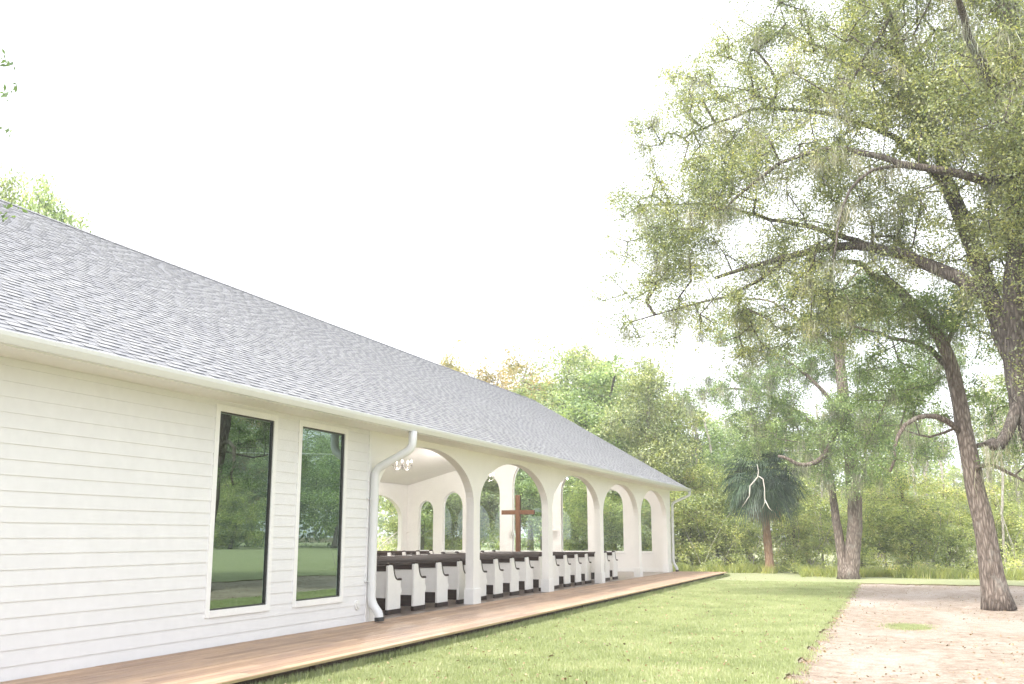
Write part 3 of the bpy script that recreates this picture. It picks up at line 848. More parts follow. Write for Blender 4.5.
def leaves(centers, per, crad, size, droop=.0, asp=.5, flat=.7):
    C_ = np.asarray(centers, float); n = len(C_)*per
    c = np.repeat(C_, per, 0)
    off = rng.normal(0, 1, (n, 3)); off /= (np.linalg.norm(off, axis=1, keepdims=True)+1e-6)
    off *= (rng.random((n,1))**.6)*crad*np.repeat(rng.uniform(.6,1.3,(len(C_),1)), per, 0); off[:,2] *= flat
    off[:,2] -= droop*np.hypot(off[:,0], off[:,1])
    p = c+off
    d1 = rng.normal(0,1,(n,3)); d1 /= np.linalg.norm(d1,axis=1,keepdims=True)
    d2 = np.cross(d1, rng.normal(0,1,(n,3))); d2 /= np.linalg.norm(d2,axis=1,keepdims=True)
    s = size*rng.uniform(.6,1.3,(n,1))
    V = np.stack([p-d1*s*.5, p-d2*s*asp*.5, p+d1*s*.5, p+d2*s*asp*.5],1).reshape(-1,3)
    tone = np.clip(np.repeat(rng.normal(0,.16,len(C_)), per) + rng.beta(2,2,n), 0, 1)
    return V, tone

def grow(mb, limbs, targets, tip=.008, k=.46, sag=.0, twigs=3, twl=.45, maxseg=.9):
    """limbs: list of (polyline, r0, r1). targets: (n,3). Returns nothing, adds tubes."""
    nodes = []; par = []
    for pl, r0, r1 in limbs:
        for i, p in enumerate(pl):
            if i < len(pl)*.12: continue
            nodes.append(p)
            par.append(-1)
    base_n = len(nodes)
    N = np.array([tuple(p) for p in nodes]); cap = base_n + len(targets)*8
    buf = np.zeros((cap, 3)); buf[:base_n] = N; cnt = base_n
    T = np.asarray(targets); 
    dmin = np.array([np.min(np.sum((N-t)**2,1)) for t in T]); order = np.argsort(dmin)
    parent = [-1]*base_n; paths = []; weight = [0]*base_n
    for ti in order:
        t = T[ti]; dd = np.sum((buf[:cnt]-t)**2, 1); i = int(np.argmin(dd)); s = Vector(buf[i]); e = Vector(t)
        L = (e-s).length
        if L < .05: continue
        m = max(1, int(L/ maxseg)); prev = i; seq = [i]
        bow = Vector((random.gauss(0,1), random.gauss(0,1), random.gauss(.3,.6)))*L*.12
        for q in range(1, m+1):
            f_ = q/m; pnt = s.lerp(e, f_) + bow*math.sin(PI*f_)*(1 if q < m else 0) - Vector((0,0,sag*L*f_*(1-f_)))
            buf[cnt] = pnt; parent.append(prev); weight.append(0); prev = cnt; seq.append(cnt); cnt += 1
        paths.append(seq)
    w_ = np.zeros(cnt)
    for seq in paths: w_[seq[-1]] += 1
    for i in range(cnt-1, base_n-1, -1):
        if parent[i] >= 0: w_[parent[i]] += w_[i]
    for seq in paths:
        pts = [Vector(buf[i]) for i in seq]; rr = [tip*max(w_[i],1)**k if i >= base_n else None for i in seq]
        if rr[0] is None: rr[0] = rr[1]*1.15 if len(rr) > 1 else tip
        if len(pts) > 1: mb.tube(pts, rr, 6 if max(rr) > .03 else 4, cap=False)
    for t in T:
        t = Vector(t)
        for _ in range(twigs):
            d_ = Vector((random.gauss(0,1), random.gauss(0,1), random.gauss(.1,.7))).normalized()*twl*random.uniform(.6,1.2)
            mb.tube([t, t+d_*.5+Vector((0,0,.03)), t+d_], [tip*.8, tip*.6, tip*.3], 3, cap=False)

def ell_points(ells, dens, shell=.35):
    out = []
    for (c, rx, ry, rz) in ells:
        vol = 4.19*rx*ry*rz; n = max(2, int(vol*dens))
        k = 0
        while k < n:
            v = Vector((random.uniform(-1,1), random.uniform(-1,1), random.uniform(-1,1)))
            L = v.length
            if L > 1 or L < shell*random.random(): continue
            out.append((c[0]+v.x*rx, c[1]+v.y*ry, c[2]+v.z*rz)); k += 1
    return out

def moss(centers, per, L):
    C_ = np.asarray(centers); n = len(C_)*per
    c = np.repeat(C_, per, 0) + rng.normal(0,.13,(n,3))*np.array([1,1,.4])
    ln = L*rng.uniform(.3,1.2,n); a = rng.uniform(0,PI,n); wv = rng.uniform(.003,.008,n)
    dx = np.column_stack([np.cos(a)*wv, np.sin(a)*wv, np.zeros(n)])
    sw = np.column_stack([rng.normal(0,.06,n), rng.normal(0,.06,n), -ln*.5]); sw2 = np.column_stack([rng.normal(0,.08,n), rng.normal(0,.08,n), -ln])
    V = np.concatenate([np.stack([c-dx, c+dx, c+sw+dx*.8, c+sw-dx*.8],1).reshape(-1,3), np.stack([c+sw-dx*.8, c+sw+dx*.8, c+sw2+dx*.1, c+sw2-dx*.1],1).reshape(-1,3)])
    return V, np.tile(rng.random(n), 2)

def flare(pts, r0, r1, fl=1.45):
    n = len(pts); out = []
    L = 0; Ls = [0]
    for i in range(1, n): L += (pts[i]-pts[i-1]).length; Ls.append(L)
    for i in range(n):
        t = Ls[i]/L; r = r0*(1-t)+r1*t
        r *= 1 + (fl-1)*math.exp(-Ls[i]/.35)
        out.append(r)
    return out

def make_tree(name, label, cat, base, trunks, limbs, ells, dens, per, crad, lsize, leafmat, barkmat, mossn=0, moss_per=16, mossL=.8, group=None,
              droop=.15, tip=.009, k=.46, extra=None, keep=None, twigs=3, asp=.5):
    root = empty(name, base, label, cat, group); inv = Matrix.Translation(-Vector(base))
    mb = MB(); LB = []
    for pl, r0, r1 in trunks:
        q = curve_pts(pl, .015, .35); mb.tube(q, flare(q, r0, r1), 16, rough=.10); LB.append((q, r0, r1))
    tr = mb.build('trunk', barkmat, None, smooth=True); tr.parent = root; tr.matrix_parent_inverse = inv
    mb = MB()
    for pl, r0, r1 in limbs:
        q = curve_pts(pl, .03, .4); n_ = len(q); mb.tube(q, [r0+(r1-r0)*i/(n_-1) for i in range(n_)], 10, rough=.08); LB.append((q, r0, r1))
    T = ell_points(ells, dens)
    if keep: T = [t for t in T if keep(t)]
    if extra: T += [tuple(e) for e in extra]
    grow(mb, LB, T, tip=tip, k=k, twigs=twigs, twl=crad*.9)
    br = mb.build('branches', barkmat, None, smooth=True); br.parent = tr
    V, tone = leaves(T, per, crad, lsize, droop, asp)
    V = V - np.array(base); cr = np_mesh('crown', V, 4, leafmat, root, tone)
    if mossn:
        idx = [random.choice(T) for _ in range(mossn)]
        mc = np.array(idx)
        # moss also hangs straight from the limbs
        for pl, _, _ in limbs:
            q = curve_pts(pl, 0, .5)
            mc = np.concatenate([mc, np.array([tuple(p) for p in q if random.random() < .45]).reshape(-1,3)])
        V, t_ = moss(mc, moss_per, mossL); np_mesh('spanish_moss', V-np.array(base), 4, M['moss'], root, t_)
    return root

def E(px, py, Y, rx, ry, rz): return (P(px, py, Y), rx, ry, rz)
def PL_(lst): return [P(*q) for q in lst]

# A: the leaning oak on the track
bA = Vector((2.36, 28.6, GZ-.05))
make_tree('oak_tree', 'leaning oak with bare grey brown trunk standing on the sandy track', 'tree', bA,
  [([bA] + PL_([(990,560,28.6),(983,520,28.6),(972,470,28.6),(963,425,28.7),(958,395,28.8),(948,355,28.8),(930,322,28.8),(908,300,28.7),(893,285,28.6)]), .30, .13)],
  [(PL_([(972,478,28.6),(985,465,28.2),(1003,470,27.8),(1026,482,27.5)]), .07, .03),
   (PL_([(961,435,28.7),(945,420,28.2),(925,416,27.8),(905,425,27.4),(894,448,27),(890,472,26.8)]), .09, .03),
   (PL_([(953,375,28.8),(930,348,29.5),(905,340,30.2),(880,333,31),(850,325,31.5)]), .09, .03),
   (PL_([(963,425,28.7),(930,437,29.5),(900,428,30.5)]), .04, .015),
   (PL_([(893,285,28.6),(872,275,28.5),(855,262,28.3),(835,262,28)]), .12, .05),
   (PL_([(945,352,28.8),(960,320,29.5),(975,290,30)]), .09, .04),
   (PL_([(968,450,28.6),(1000,440,29.5),(1040,430,30.5)]), .07, .03)],
  [E(905,325,29,1.8,1.8,1.2), E(880,380,30,1.3,1.6,.9), E(935,300,29,1.6,1.8,1.0), E(895,455,27,.8,.9,.5), E(840,290,28.5,1.5,1.6,.9),
   E(1000,320,30,1.8,1.8,1.2), E(1010,400,30,1.4,1.4,.8), E(925,395,30,1.0,1.3,.8), E(870,440,29,.9,1.0,.5), E(1040,450,28,1.3,1.3,.9)],
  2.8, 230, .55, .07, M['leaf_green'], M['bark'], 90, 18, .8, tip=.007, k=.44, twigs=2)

# B: the great oak whose trunk stands at the right edge
bB = Vector(P(1085, 600, 24.5)); bB.z = GZ-.05
keepB = None
make_tree('oak_tree', 'huge spreading live oak with moss, limbs reaching over from the right edge', 'tree', bB,
  [([bB] + PL_([(1062,520,24.6),(1045,450,24.7),(1026,390,24.8),(1018,330,24.9),(1022,260,24.9),(1024,190,24.9),(1020,120,24.8),(1010,40,24.6),(1005,-60,24.5)]), .48, .18),],
  [(PL_([(1030,400,24.8),(1012,350,24.9),(995,305,25),(970,285,25.2),(940,270,25.4),(905,255,25.6),(870,247,25.9),(835,247,26.2),(795,255,26.5),(752,266,27),(715,278,27.4)]), .24, .045),
   (PL_([(1020,370,24.8),(1000,320,25.5),(985,280,26),(968,235,26.5),(950,190,27),(932,135,27.4),(905,70,27.6),(885,0,27.8),(870,-60,28)]), .26, .07),
   (PL_([(1024,168,24.9),(1000,180,24.4),(975,178,24),(940,170,23.8),(900,164,23.8),(862,153,24),(822,150,24.4),(780,163,24.8),(745,190,25.2),(720,215,25.5)]), .13, .025),
   (PL_([(905,166,23.8),(872,170,23.6),(850,190,23.5),(838,225,23.4),(833,262,23.4)]), .045, .02),
   (PL_([(903,2,24),(885,25,23.8),(868,50,23.6),(852,80,23.6),(843,108,23.7)]), .06, .02),
   (PL_([(950,190,27),(900,140,27),(850,120,27),(800,110,27),(750,110,27),(700,130,27)]), .10, .03),
   (PL_([(932,135,27.4),(880,80,27),(830,50,26.5),(790,35,26)]), .10, .03),
   (PL_([(870,247,25.9),(820,230,27),(770,220,28),(720,205,28.5),(670,205,28.7),(640,205,28.8)]), .08, .02),
   (PL_([(795,255,26.5),(740,290,26.8),(690,305,27),(655,315,27.2)]), .06, .02),
   (PL_([(1026,390,24.8),(1000,445,24.2),(990,440,24)]), .14, .11),
   (PL_([(1022,240,24.9),(1050,180,24),(1090,120,23),(1120,60,22)]), .2, .07),
   (PL_([(1020,120,24.8),(985,70,22),(965,20,20),(940,-40,18.5)]), .14, .05)],
  [E(612,195,27.3,.5,.7,.35), E(618,240,27.3,.45,.6,.35), E(612,300,27.3,.5,.7,.35), E(625,330,27.3,.5,.7,.3), E(645,120,27.3,.6,.8,.45), E(670,75,27.3,.6,.8,.4), E(640,285,27.3,.9,1.3,.8), E(650,210,27.3,.9,1.3,.7), E(690,95,27,1.0,1.5,.8), E(680,235,27.3,1.3,1.8,1.3), E(730,170,26.8,1.3,1.8,1.2), E(635,325,27.3,.5,.8,.3), E(690,160,27.3,1.1,1.6,1.0), E(660,255,27.5,1.1,1.6,.9), E(740,60,27,1.3,2,1.1), E(735,345,27,1.1,1.6,.6), E(685,225,27.5,1.5,2.2,1.7), E(640,205,27.5,.75,1.2,.7), E(650,130,27.5,.9,1.3,.8), E(655,310,27.5,1.1,1.6,.9), E(720,110,27,1.7,2.4,1.5), E(715,300,27,1.4,2,1.0),
   E(800,40,26.5,2.0,2.8,1.9), E(780,200,26.5,2.3,2.8,2.0), E(860,110,25.5,2.4,3.2,2.4), E(850,280,27,1.9,2.4,1.3), E(780,300,27,1.5,2.2,1.0), E(825,325,27,1.4,2.0,.9), E(755,335,27.2,.9,1.4,.6), E(880,215,26,1.4,2.0,1.1),
   E(930,40,25.5,2.4,3.5,2.4), E(960,200,26.5,2.0,2.8,2.0), E(1040,60,25.5,2.8,4,3.4), E(1075,250,25,2.6,3.6,2.8), E(880,-130,26,3.4,4.6,2.6), E(1060,-150,25,4.2,5,3.4),
   E(985,100,22,1.5,2.0,1.5), E(1160,120,23,3.4,4,4.0), E(1150,380,24,2.4,3,2.2), E(620,190,27.5,.4,.7,.35), E(625,250,27.5,.45,.6,.4)],
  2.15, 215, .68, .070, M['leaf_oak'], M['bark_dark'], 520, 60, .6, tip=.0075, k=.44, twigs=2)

# C: the forked oak beyond the end of the lawn
bC = Vector((-1.9, 45.6, GZ-.05))
make_tree('oak_tree', 'forked twin trunk oak at the far end of the sandy track edge', 'tree', bC,
  [([bC] + PL_([(853,545,45.6),(855,510,45.6),(852,470,45.6),(848,430,45.7),(843,390,45.8),(838,350,45.9),(834,310,46),(828,270,46)]), .34, .17),
   ([bC + Vector((-.16,0,.0))] + PL_([(841,550,45.6),(836,520,45.6),(832,490,45.8),(826,460,46.2),(815,425,46.8)]), .22, .10)],
  [(PL_([(845,410,45.8),(825,455,44.5),(806,465,44),(790,460,43.6),(778,456,43.4)]), .15, .06),
   (PL_([(848,430,45.7),(822,390,46),(800,370,46.2),(775,355,46.4),(745,350,46.6)]), .12, .03),
   (PL_([(838,350,45.9),(800,320,46),(765,300,46),(735,300,46)]), .10, .03),
   (PL_([(850,460,45.6),(875,420,45),(900,395,44.6),(930,385,44)]), .12, .04),
   (PL_([(815,425,46.8),(780,400,47.5),(745,390,48),(700,390,48.5)]), .09, .03),
   (PL_([(834,310,46),(850,280,46),(870,262,46)]), .08, .03)],
  [E(760,395,46,2.3,2.4,1.6), E(810,350,46.5,2.0,2.4,1.6), E(880,400,45,2.0,2.4,1.6), E(845,430,44.8,1.8,2.0,1.3), E(910,440,44.5,1.9,2.0,1.1), E(800,430,45.2,1.7,1.8,.9),
   E(765,440,46.2,1.4,1.6,.7), E(860,300,46,2.0,2.2,1.6), E(740,330,46.5,1.5,1.8,1.1), E(835,480,44.2,1.2,1.1,.6), E(815,460,44.6,1.2,1.3,.7), E(865,465,44.2,1.3,1.2,.7), E(885,475,44.5,1.0,1.1,.5), E(700,390,48.5,1.2,1.4,.8), E(930,360,46,1.6,1.8,1.3)],
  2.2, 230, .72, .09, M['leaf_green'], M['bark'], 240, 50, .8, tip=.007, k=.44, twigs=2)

# palm
bP = Vector((-5.77, 51.4, GZ-.03)); pr = empty('palm_tree', bP, 'cabbage palm with round dark green head beyond the end of the deck', 'palm')
mb = MB(); topP = P(763, 482, 51.4)-bP
q = curve_pts([Vector((0,0,0)), Vector((-.05,0,1.2)), Vector((topP.x*.75,0,topP.z*.6)), topP], 0, .12)
mb.tube(q, [(.205 - .02*i/len(q) + (.010 if i % 2 else 0) + .10*math.exp(-i*.5)) for i in range(len(q))], 14); mb.build('trunk', M['bark_palm'], pr, smooth=True)
def fronds(n, elev, length, tonebase, spread=1.9):
    V = []; tone = []
    for k in range(n):
        az = k*2.39996; ft = random.gauss(0,.22); el = math.asin(max(-.97, min(.99, elev[0] + (elev[1]-elev[0])*(k+.5)/n))); pl = length*random.uniform(.42,.56)
        dh = Vector((math.cos(az), math.sin(az), 0)); dv = Vector((0,0,1))
        d0 = dh*math.cos(el)+dv*math.sin(el); start = topP + Vector((0,0,.1))
        hub = start + d0*pl - dv*.05; side = dh.cross(dv).normalized(); fd = (d0 - dv*.35).normalized()
        up_ = side.cross(fd)
        wq = side*.02; V += [start-wq, start+wq, hub+wq, hub-wq]; tone.append(.4)
        nl = 36
        for j in range(nl):
            a = -spread + 2*spread*j/(nl-1)
            fold = .35*math.cos(a*2)
            dl_ = (fd*math.cos(a) + side*math.sin(a) - up_*fold*.4).normalized()
            L = length*random.uniform(.48,.56)*(1-.25*abs(a)/spread)
            pw = (side*math.cos(a) - fd*math.sin(a))*.026
            mid = hub + dl_*L*.55 - dv*.02; tip_ = hub + dl_*L*.9 - dv*(.22+.25*random.random())*L
            t = min(1, max(0, tonebase + ft + random.gauss(0,.14)))
            V += [hub-pw*.3, hub+pw*.3, mid+pw, mid-pw]; tone.append(t)
            V += [mid-pw, mid+pw, tip_+pw*.1, tip_-pw*.1]; tone.append(t)
    return np.array([tuple(v) for v in V]), tone
V, t_ = fronds(64, (-.74, .97), 2.65, .45); np_mesh('crown', V, 4, M['leaf_palm'], pr, t_)
V, t_ = fronds(14, (-.95, -.82), 1.9, .6, 1.0); np_mesh('dead_fronds', V, 4, M['leaf_dead'], pr, t_)
# bleached dead branch caught in front of the palm
db = P(757, 440, 44.8); mb = MB()
def dpt(px, py, Y=44.8): return P(px, py, Y) - db
mb.tube([dpt(757,464), dpt(758.5,471), dpt(757.8,477), dpt(750,486), dpt(749.5,496), dpt(742,507)], [.01,.018,.030,.026,.020,.010], 6)
mb.tube([dpt(758.5,476), dpt(763,479), dpt(764.5,488), dpt(765,502), dpt(762,509)], [.024,.028,.024,.018,.008], 6)
mb.tube([dpt(765,500), dpt(769,508), dpt(772,511)], [.03,.02,.01], 5)
o = mb.build('dead_branch', M['deadwood'], None, smooth=True, loc=db); tag(o, 'pale forked dead branch hanging in front of the palm head', 'branch')

# background trees: four prototypes at unit positions, then copies
def proto_tree(name, H, R, leafmat, barkmat, seed, trunk_r=.22, per=95, ncl=150, lsize=.15, shape='round', crad=.8, low=.25, mossn=0):
    random.seed(seed)
    ells = []
    for i in range(11):
        f_ = i/10; z = H*(low + (1-low)*f_*.93); rr = R*math.sin(PI*(.18+.75*f_))**.8 if shape == 'round' else R*(1-f_*.65)
        a = i*2.4; d_ = rr*.45
        ells.append((Vector((math.cos(a)*d_, math.sin(a)*d_, z)), rr*.62, rr*.62, H*.10))
    vol = sum(4.19*a*b*c for _, a, b, c in ells)
    trunkp = [Vector((0,0,0)), Vector((random.gauss(0,.2), random.gauss(0,.2), H*.35)), Vector((random.gauss(0,.4), random.gauss(0,.4), H*.7)), Vector((random.gauss(0,.4), random.gauss(0,.4), H*.93))]
    return make_tree(name, 'x', 'tree', Vector((0,0,0)), [(trunkp, trunk_r, .04)], [], ells, ncl/vol, per, crad, lsize, leafmat, barkmat, mossn, 14, .9, tip=.008, k=.42, twigs=1)
pt = [proto_tree('broadleaf_tree', 11, 3.6, M['leaf_wood'], M['bark_dark'], 11, .22, 120, 300, .15),
      proto_tree('broadleaf_tree', 12, 2.9, M['leaf_wood'], M['bark'], 23, .2, 115, 260, low=.3, mossn=60),
      proto_tree('yellowing_tree', 11, 3.0, M['leaf_yellow'], M['bark_pale'], 31, .17, 110, 260, .15),
      proto_tree('slender_tree', 12, 2.0, M['leaf_wood'], M['bark_pale'], 47, .12, 60, 120, .14, low=.45),
      proto_tree('bushy_tree', 7, 3.3, M['leaf_shrub'], M['bark'], 59, .14, 120, 240, .14, low=.12)]
random.seed(99)
used = [False]*5
def plant(kind, px, Y, H, label, base_h=(10.8,11.8,10.8,11.8,6.9), x=None, wide=1.0):
    o = pt[kind] if not used[kind] else copy_tree(pt[kind]); used[kind] = True
    if x is None: x = P(px, 535.6, Y).x
    s = H/base_h[kind]
    o.location = (x, Y, GZ-.03); o.scale = (s*wide, s*wide, s); o.rotation_euler.z = random.uniform(0, 6.28)
    tag(o, label, 'tree', 'trees beyond the lawn'); return o
BG = [
 (2, 452, 70, 352, 'thin pale yellow tree just showing over the middle of the roof ridge', .8),
 (2, 478, 72, 368, 'sparse yellowish tree left of the golden one above the roof', .8),
 (2, 500, 64, 362, 'golden yellow tree above the roof beside the green mass', 1),
 (2, 530, 68, 352, 'peach and yellow autumn tree right of the golden one above the roof', 1),
 (0, 572, 62, 343, 'tall pale green tree rising over the end of the roof ridge', 1.15),
 (2, 592, 69, 342, 'yellow topped tree behind the tall pale green one', .8),
 (0, 612, 60, 360, 'mossy green tree between the pale green tree and the dark tree', 1.2),
 (1, 655, 56, 346, 'dark green upright tree rising beyond the roof corner', 1.0),
 (0, 632, 64, 372, 'pale tree filling the gap left of the dark upright one', 1.1),
 (0, 700, 62, 408, 'grey green tree behind the palm on its left', 1.2),
 (1, 750, 66, 400, 'grey mossy tree far behind the palm', 1.3),
 (4, 695, 56, 462, 'low bushy tree right of the chapel corner', 1.1),
 (4, 650, 54, 460, 'bushy tree seen through the last arches', 1.1),
 (4, 730, 58, 470, 'bushy tree directly behind the palm trunk', 1.1),
 (0, 805, 68, 405, 'rounded tree behind the forked oak on its left', 1.2),
 (4, 800, 57, 475, 'low bushy tree between the palm and the forked oak', 1.1),
 (3, 895, 62, 380, 'slender pale trunk tree right of the forked oak', 1.0),
 (3, 925, 66, 370, 'slender tree seen left of the leaning trunk', 1.0),
 (3, 1000, 60, 370, 'slender pale tree right of the leaning trunk', 1.0),
 (3, 1018, 66, 350, 'slender tree at the right edge of the picture', 1.0),
 (4, 905, 54, 465, 'bushy yellow green tree between forked oak and leaning trunk', 1.2),
 (4, 862, 58, 478, 'bushy tree directly behind the forked oak', 1.1),
 (4, 945, 57, 480, 'low bushy tree just left of the leaning trunk', 1.2),
 (4, 1000, 58, 478, 'low bushy tree behind the leaning trunk', 1.2),
 (0, 960, 84, 468, 'far rounded tree behind the leaning trunk', 1.4),
 (0, 1030, 88, 465, 'far rounded tree beyond the right edge', 1.4),
 (1, 880, 86, 450, 'far tree behind the bushy ones right of the forked oak', 1.5),
 (0, 545, 56, 405, 'green tree seen through the arch just right of the cross', 1.1),
 (1, 505, 58, 400, 'green tree seen through the middle window behind the cross', 1.2),
 (0, 470, 57, 400, 'green tree seen through the arched windows left of the cross', 1.1),
 (4, 595, 52, 460, 'bushy tree seen through the window right of the cross', 1.1),
 (4, 440, 55, 460, 'bushy tree seen through the small windows at the altar left', 1.1),
 (0, 420, 52, 420, 'green tree standing outside the far corner of the arcade', 1.1),
]
for kd, px, Y, yt, lb, wd in BG: plant(kd, px, Y, P(px, yt, Y).z+.25, lb, wide=wd)
# woods along the far long side of the chapel and behind the roof
side_lbl = [(-29, 43, 3, 11, 'bare branched thin tree outside the farthest far side arch'), (-31, 38, 0, 7.4, 'low tree outside the far side arches near the altar'),
 (-32, 32, 4, 6.0, 'bushy tree outside the far side arches by the chandelier'), (-34, 24, 4, 6.0, 'bushy tree behind the far side of the chapel'),
 (-30, 48, 4, 6.5, 'bushy tree past the far corner of the chapel')]
for x, Y, kd, H, lb in side_lbl: plant(kd, 0, Y, H, lb, x=x)
x_ = -36
plant(0, 0, 28.5, P(45, 168, 28.5).z, 'pale yellow green tree top showing over the roof at the left edge', x=P(34, 300, 28.5).x, wide=.55)
plant(1, 0, 31, P(3, 150, 31).z, 'soft green tree behind the roof right at the left edge of the picture', x=P(-8, 300, 31).x, wide=.6)
# trees across the field, mirrored in the two windows
for i, (x, Y, kd, H, lb) in enumerate([
 (38, 92, 0, 15, 'rounded tree across the field, mirrored in the right window'), (44, 88, 1, 17, 'mossy tree across the field mirrored beside the window edge'), (30, 88, 0, 13, 'green tree across the field behind the track'),
 (50, 84, 0, 16, 'tree mirrored in the left window, right half'), (56, 80, 1, 17, 'tree mirrored in the left window, left half'), (16, 74, 1, 12, 'green tree past the right edge of the view'),
 (23, 80, 0, 12, 'low tree past the right edge beside the mossy one'), (66, 72, 0, 15, 'tree on the right side of the field'), (47, 96, 2, 18, 'autumn tree mirrored in the left window'), (35, 78, 4, 7, 'bushy tree at the edge of the field, mirrored in the right window'), (76, 50, 1, 15, 'tree far to the right of the camera')]):
    plant(kd, 0, Y*1.5, H*1.4, lb, x=-18.9+(x+18.9)*1.5, wide=1.2)
# thin grey brush between the trunks
random.seed(5); mb = MB()
for i in range(230):
    a = Vector((random.uniform(-12, 12), random.uniform(53, 66), GZ)); d_ = Vector((random.gauss(0,.25), random.gauss(0,.2), 1)).normalized(); pts2 = [a]; n_ = random.randint(4, 9)
    for k in range(n_):
        d_ = (d_ + Vector((random.gauss(0,.16), random.gauss(0,.16), .05))).normalized(); a = a + d_*.7; pts2.append(a)
    mb.tube(pts2, [random.uniform(.010,.024)*(1-.8*k/n_) for k in range(n_+1)], 4, cap=False)
tag(mb.build('brushwood', M['bark_pale'], None), 'thin pale stems and twigs mixed into the undergrowth of the wood', 'brushwood', kind='stuff')
# thin bare stems in the wood
sl_ = []
mbs = MB(); mbs.tube(curve_pts([(0,0,0),(.1,.05,2.5),(-.1,.1,5.5),(.15,0,9)], .02, .5), .06, 8)
stem0 = None
for i, (px_, Y_) in enumerate(((588,60),(680,59),(706,58),(727,61),(788,60),(822,57),(871,60),(884,57),(899,63),(916,60),(931,57),(946,64),(982,59),(1003,56),(1014,62))):
    if stem0 is None:
        stem0 = mbs.build('sapling', M['bark_pale'], None, smooth=True); so2 = stem0
    else: so2 = stem0.copy(); COL.objects.link(so2)
    x_ = P(px_, 535.6, Y_).x; so2.location = (x_, Y_, GZ-.03); k_ = random.uniform(.7,1.25)
    so2.scale = (k_, k_, random.uniform(.7,1.1)); so2.rotation_euler = (random.gauss(0,.06), random.gauss(0,.06), random.uniform(0,6))
    tag(so2, 'thin pale bare trunk standing among the trees at the wood edge', 'sapling', 'thin pale trunks in the wood')
for i, (kd, used_) in enumerate(zip(pt, used)): pass

# thicket (stuff): leafy undergrowth along the edge of the wood
def thicket(name, pts, label, mat, h, per=90, size=.11, crad=.55):
    C_ = []
    for (x, y, hh) in pts:
        n = max(2, int(hh*3))
        for k in range(n): C_.append((x+random.gauss(0,.45), y+random.gauss(0,.5), GZ + hh*(k+.4)/n*random.uniform(.85,1.1)))
    V, tone = leaves(C_, per, crad, size, .1, .5)
    off = np.concatenate([np.full(max(2, int(hh*3))*per, mn.noise(Vector((x*.8, y*.8, 11)))*.55) for (x, y, hh) in pts])
    tone = np.clip(tone*.75+.1 + off, 0, 1)
    V[:,2] = np.maximum(V[:,2], GZ+.01)
    o = np_mesh(name, V, 4, mat, None, tone); return tag(o, label, 'undergrowth', kind='stuff')
pts_ = []
def edge_y(x): return 49.5 + 2.2*mn.noise(Vector((x*.15, 0, 4))) + (3.5 if x < -4 else 0)
x = -40
while x < 26:
    for row in range(3):
        yy = edge_y(x) + row*1.9 + random.gauss(0,.4)
        if x > 8: yy += min((x-8)*2.2, 45 - (x-8)*.4)
        hmax = .9 + .8*row + 2.4*mn.noise(Vector((x*.45, row*3, 8)))
        if mn.noise(Vector((x*.6, row*5, 30))) < -.22: continue
        pts_.append((x+random.gauss(0,.3), yy, max(.45, hmax*random.uniform(.7,1.15))))
    x += .72
thicket('thicket', pts_, 'light green leafy undergrowth along the edge of the wood', M['leaf_shrub'], 2)
pts_ = []
for i in range(60):
    pts_.append((random.uniform(-30,-25.5), random.uniform(12, 50), random.uniform(1.0,2.6)))
thicket('thicket', pts_, 'green brush growing outside the far side arches', M['leaf_shrub'], 2)
# pale tangled vines outside the far arch
mb = MB()
for i in range(46):
    a = Vector((random.uniform(-29,-25), random.uniform(38,50), GZ)); pts2 = [a]
    d_ = Vector((random.gauss(0,.5), random.gauss(0,.5), 1)).normalized()
    for k in range(7):
        d_ = (d_ + Vector((random.gauss(0,.35), random.gauss(0,.35), random.gauss(-.05,.3)))).normalized(); a = a + d_*.75; pts2.append(a)
    mb.tube(pts2, [.03*(1-.1*k) for k in range(len(pts2))], 5, cap=False)
tag(mb.build('vines', M['deadwood'], None, smooth=True), 'pale bare vines and stems tangled outside the farthest arches', 'vines', kind='stuff')
# weeds in front of the thicket
n = 26000; wx = rng.uniform(-14, 14, n); wy = np.array([edge_y(a) for a in wx]) - 1.3 + rng.normal(0,.5,n) + np.maximum(wx-8,0)*2.2
wk = np.array([mn.noise(Vector((a*.9, b*.9, 7))) > -.12 for a, b in zip(wx, wy)]); wx, wy = wx[wk], wy[wk]
tag(blades('weeds', np.column_stack([wx, wy]), .42, .014, M['weeds'], GZ, 1.1), 'yellow green tall weeds fringing the wood beyond the lawn', 'weeds', kind='stuff')
# far wood closing the horizon
C_ = []
for i in range(1500):
    a = random.uniform(-1.45, 1.45); D = random.uniform(150, 188); x = math.sin(a)*D; y = math.cos(a)*D
    C_.append((x, y, random.uniform(0, 12.0 + 4*mn.noise(Vector((x*.05, y*.05, 0))))))
V, tone = leaves(C_, 70, 3.4, .75, .05, .6)
tag(np_mesh('distant_wood', V, 4, M['leaf_wood'], None, tone), 'distant hazy line of woodland closing off the view', 'wood', kind='stuff')

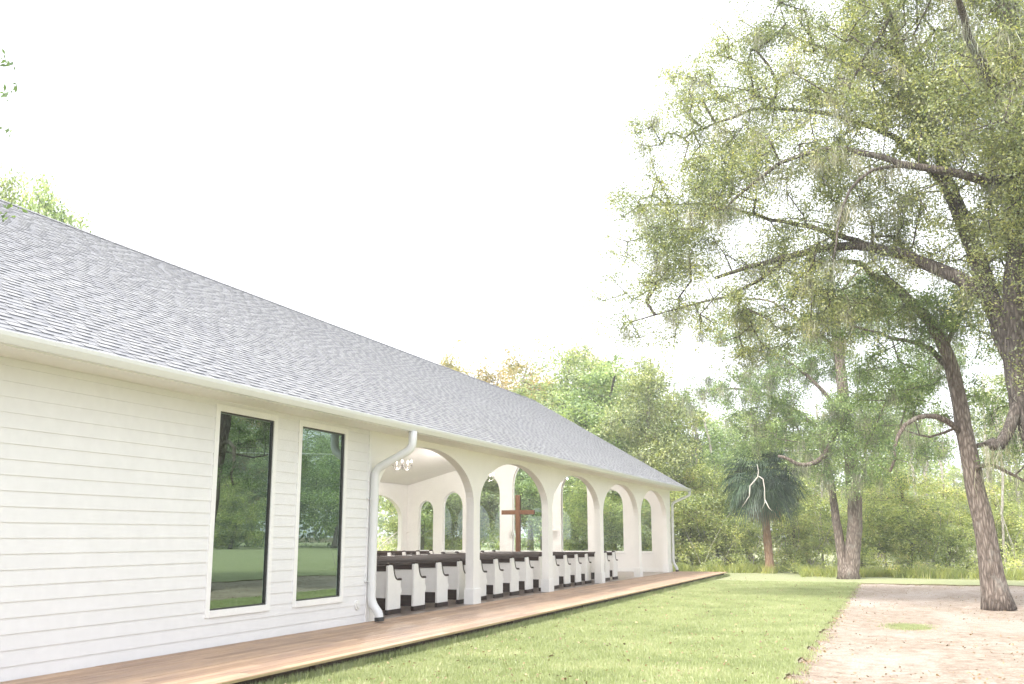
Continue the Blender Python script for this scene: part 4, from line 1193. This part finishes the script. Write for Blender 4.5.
# ------------------------------------------------------------------ tree overhanging from the left of the camera
tips = [P(8, 62, 4.9), P(6, 95, 4.9), P(14, 88, 4.95), P(3, 130, 4.9), P(4, 52, 4.9), P(12, 207, 4.9), P(1, 214, 4.85)]
bL = Vector((-6.2, 1.2, GZ))
make_tree('maple_tree', 'tree just outside the left edge with a few hanging leaf sprays', 'tree', bL,
  [([bL, Vector((-6.3,1.1,2)), Vector((-6.4,1.0,4.2)), Vector((-6.6,.8,6.5))], .16, .07)],
  [([Vector((-6.4,1.0,4.0)), Vector((-6.2,2.2,5.0)), Vector((-6.1,3.4,5.0)), P(-30, 40, 4.6)], .05, .012), ([P(-30,40,4.6), P(-14,60,4.8), P(0,72,4.9)], .010, .004), ([P(-45,60,4.5), P(-25,150,4.7), P(-6,206,4.85)], .010, .004)],
  [(Vector((-6.6,-.6,7)), 1.8, 1.5, 1.4)], 2.2, 60, .4, .09, M['leaf_green'], M['bark'], 0, extra=[], tip=.004)
V, tone = leaves([tuple(t) for t in tips], 9, .085, .055, .3, .4)
sp = np_mesh('leaf_spray', V, 4, M['leaf_green'], None, tone*.4)
tree_l = [o for o in bpy.data.objects if o.type == 'EMPTY' and o.name.startswith('maple_tree')][0]
sp.parent = tree_l; sp.matrix_parent_inverse = Matrix.Translation(-bL)

# ------------------------------------------------------------------ utility line
poles = []
for i, (x, y) in enumerate(((-46, 74), (34, 55))):
    p_ = empty('utility_pole', (x, y, GZ), ['wooden utility pole behind the trees left of the chapel', 'wooden utility pole past the right edge'][i], 'utility pole', 'utility poles')
    mb = MB(); mb.tube([(0,0,0),(0,0,10.2)], [.16,.11], 12); mb.build('pole', M['bark'], p_)
    mb = MB(); mb.box(-.05, .05, -.9, .9, 9.5, 9.62); mb.build('crossarm', M['bark'], p_)
for i, (za, off) in enumerate(((9.62, -.5), (8.0, 0))):
    A_ = Vector((-46, 74+off, GZ+za)); B_ = Vector((34, 55+off, GZ+za-.2)); pts2 = []
    for k in range(41):
        t = k/40; q = A_.lerp(B_, t); q.z -= 4*.9*t*(1-t); pts2.append(q)
    mb = MB(); mb.tube(pts2, .017, 5); o = mb.build('power_line', M['cable'], None, smooth=True)
    tag(o, ['upper thin pale cable crossing in front of the far trees', 'lower thin pale cable crossing just above the palm'][i], 'power line', 'power lines')

# ------------------------------------------------------------------ air
mb = MB(); mb.box(-210, 210, -70, 215, GZ-1.1, 27); hz = mb.build('haze', M['brass'])
t = bpy.data.materials.new('haze_air'); t.use_nodes = True; n_ = t.node_tree
n_.nodes.remove(n_.nodes['Principled BSDF']); pv = n_.nodes.new('ShaderNodeVolumePrincipled')
pv.inputs['Color'].default_value = (.97,.97,.96,1); pv.inputs['Density'].default_value = .0013; pv.inputs['Anisotropy'].default_value = .2
n_.links.new(pv.outputs[0], n_.nodes['Material Output'].inputs['Volume'])
hz.data.materials.clear(); hz.data.materials.append(t); tag(hz, 'faint bright haze in the air', None, kind='stuff')
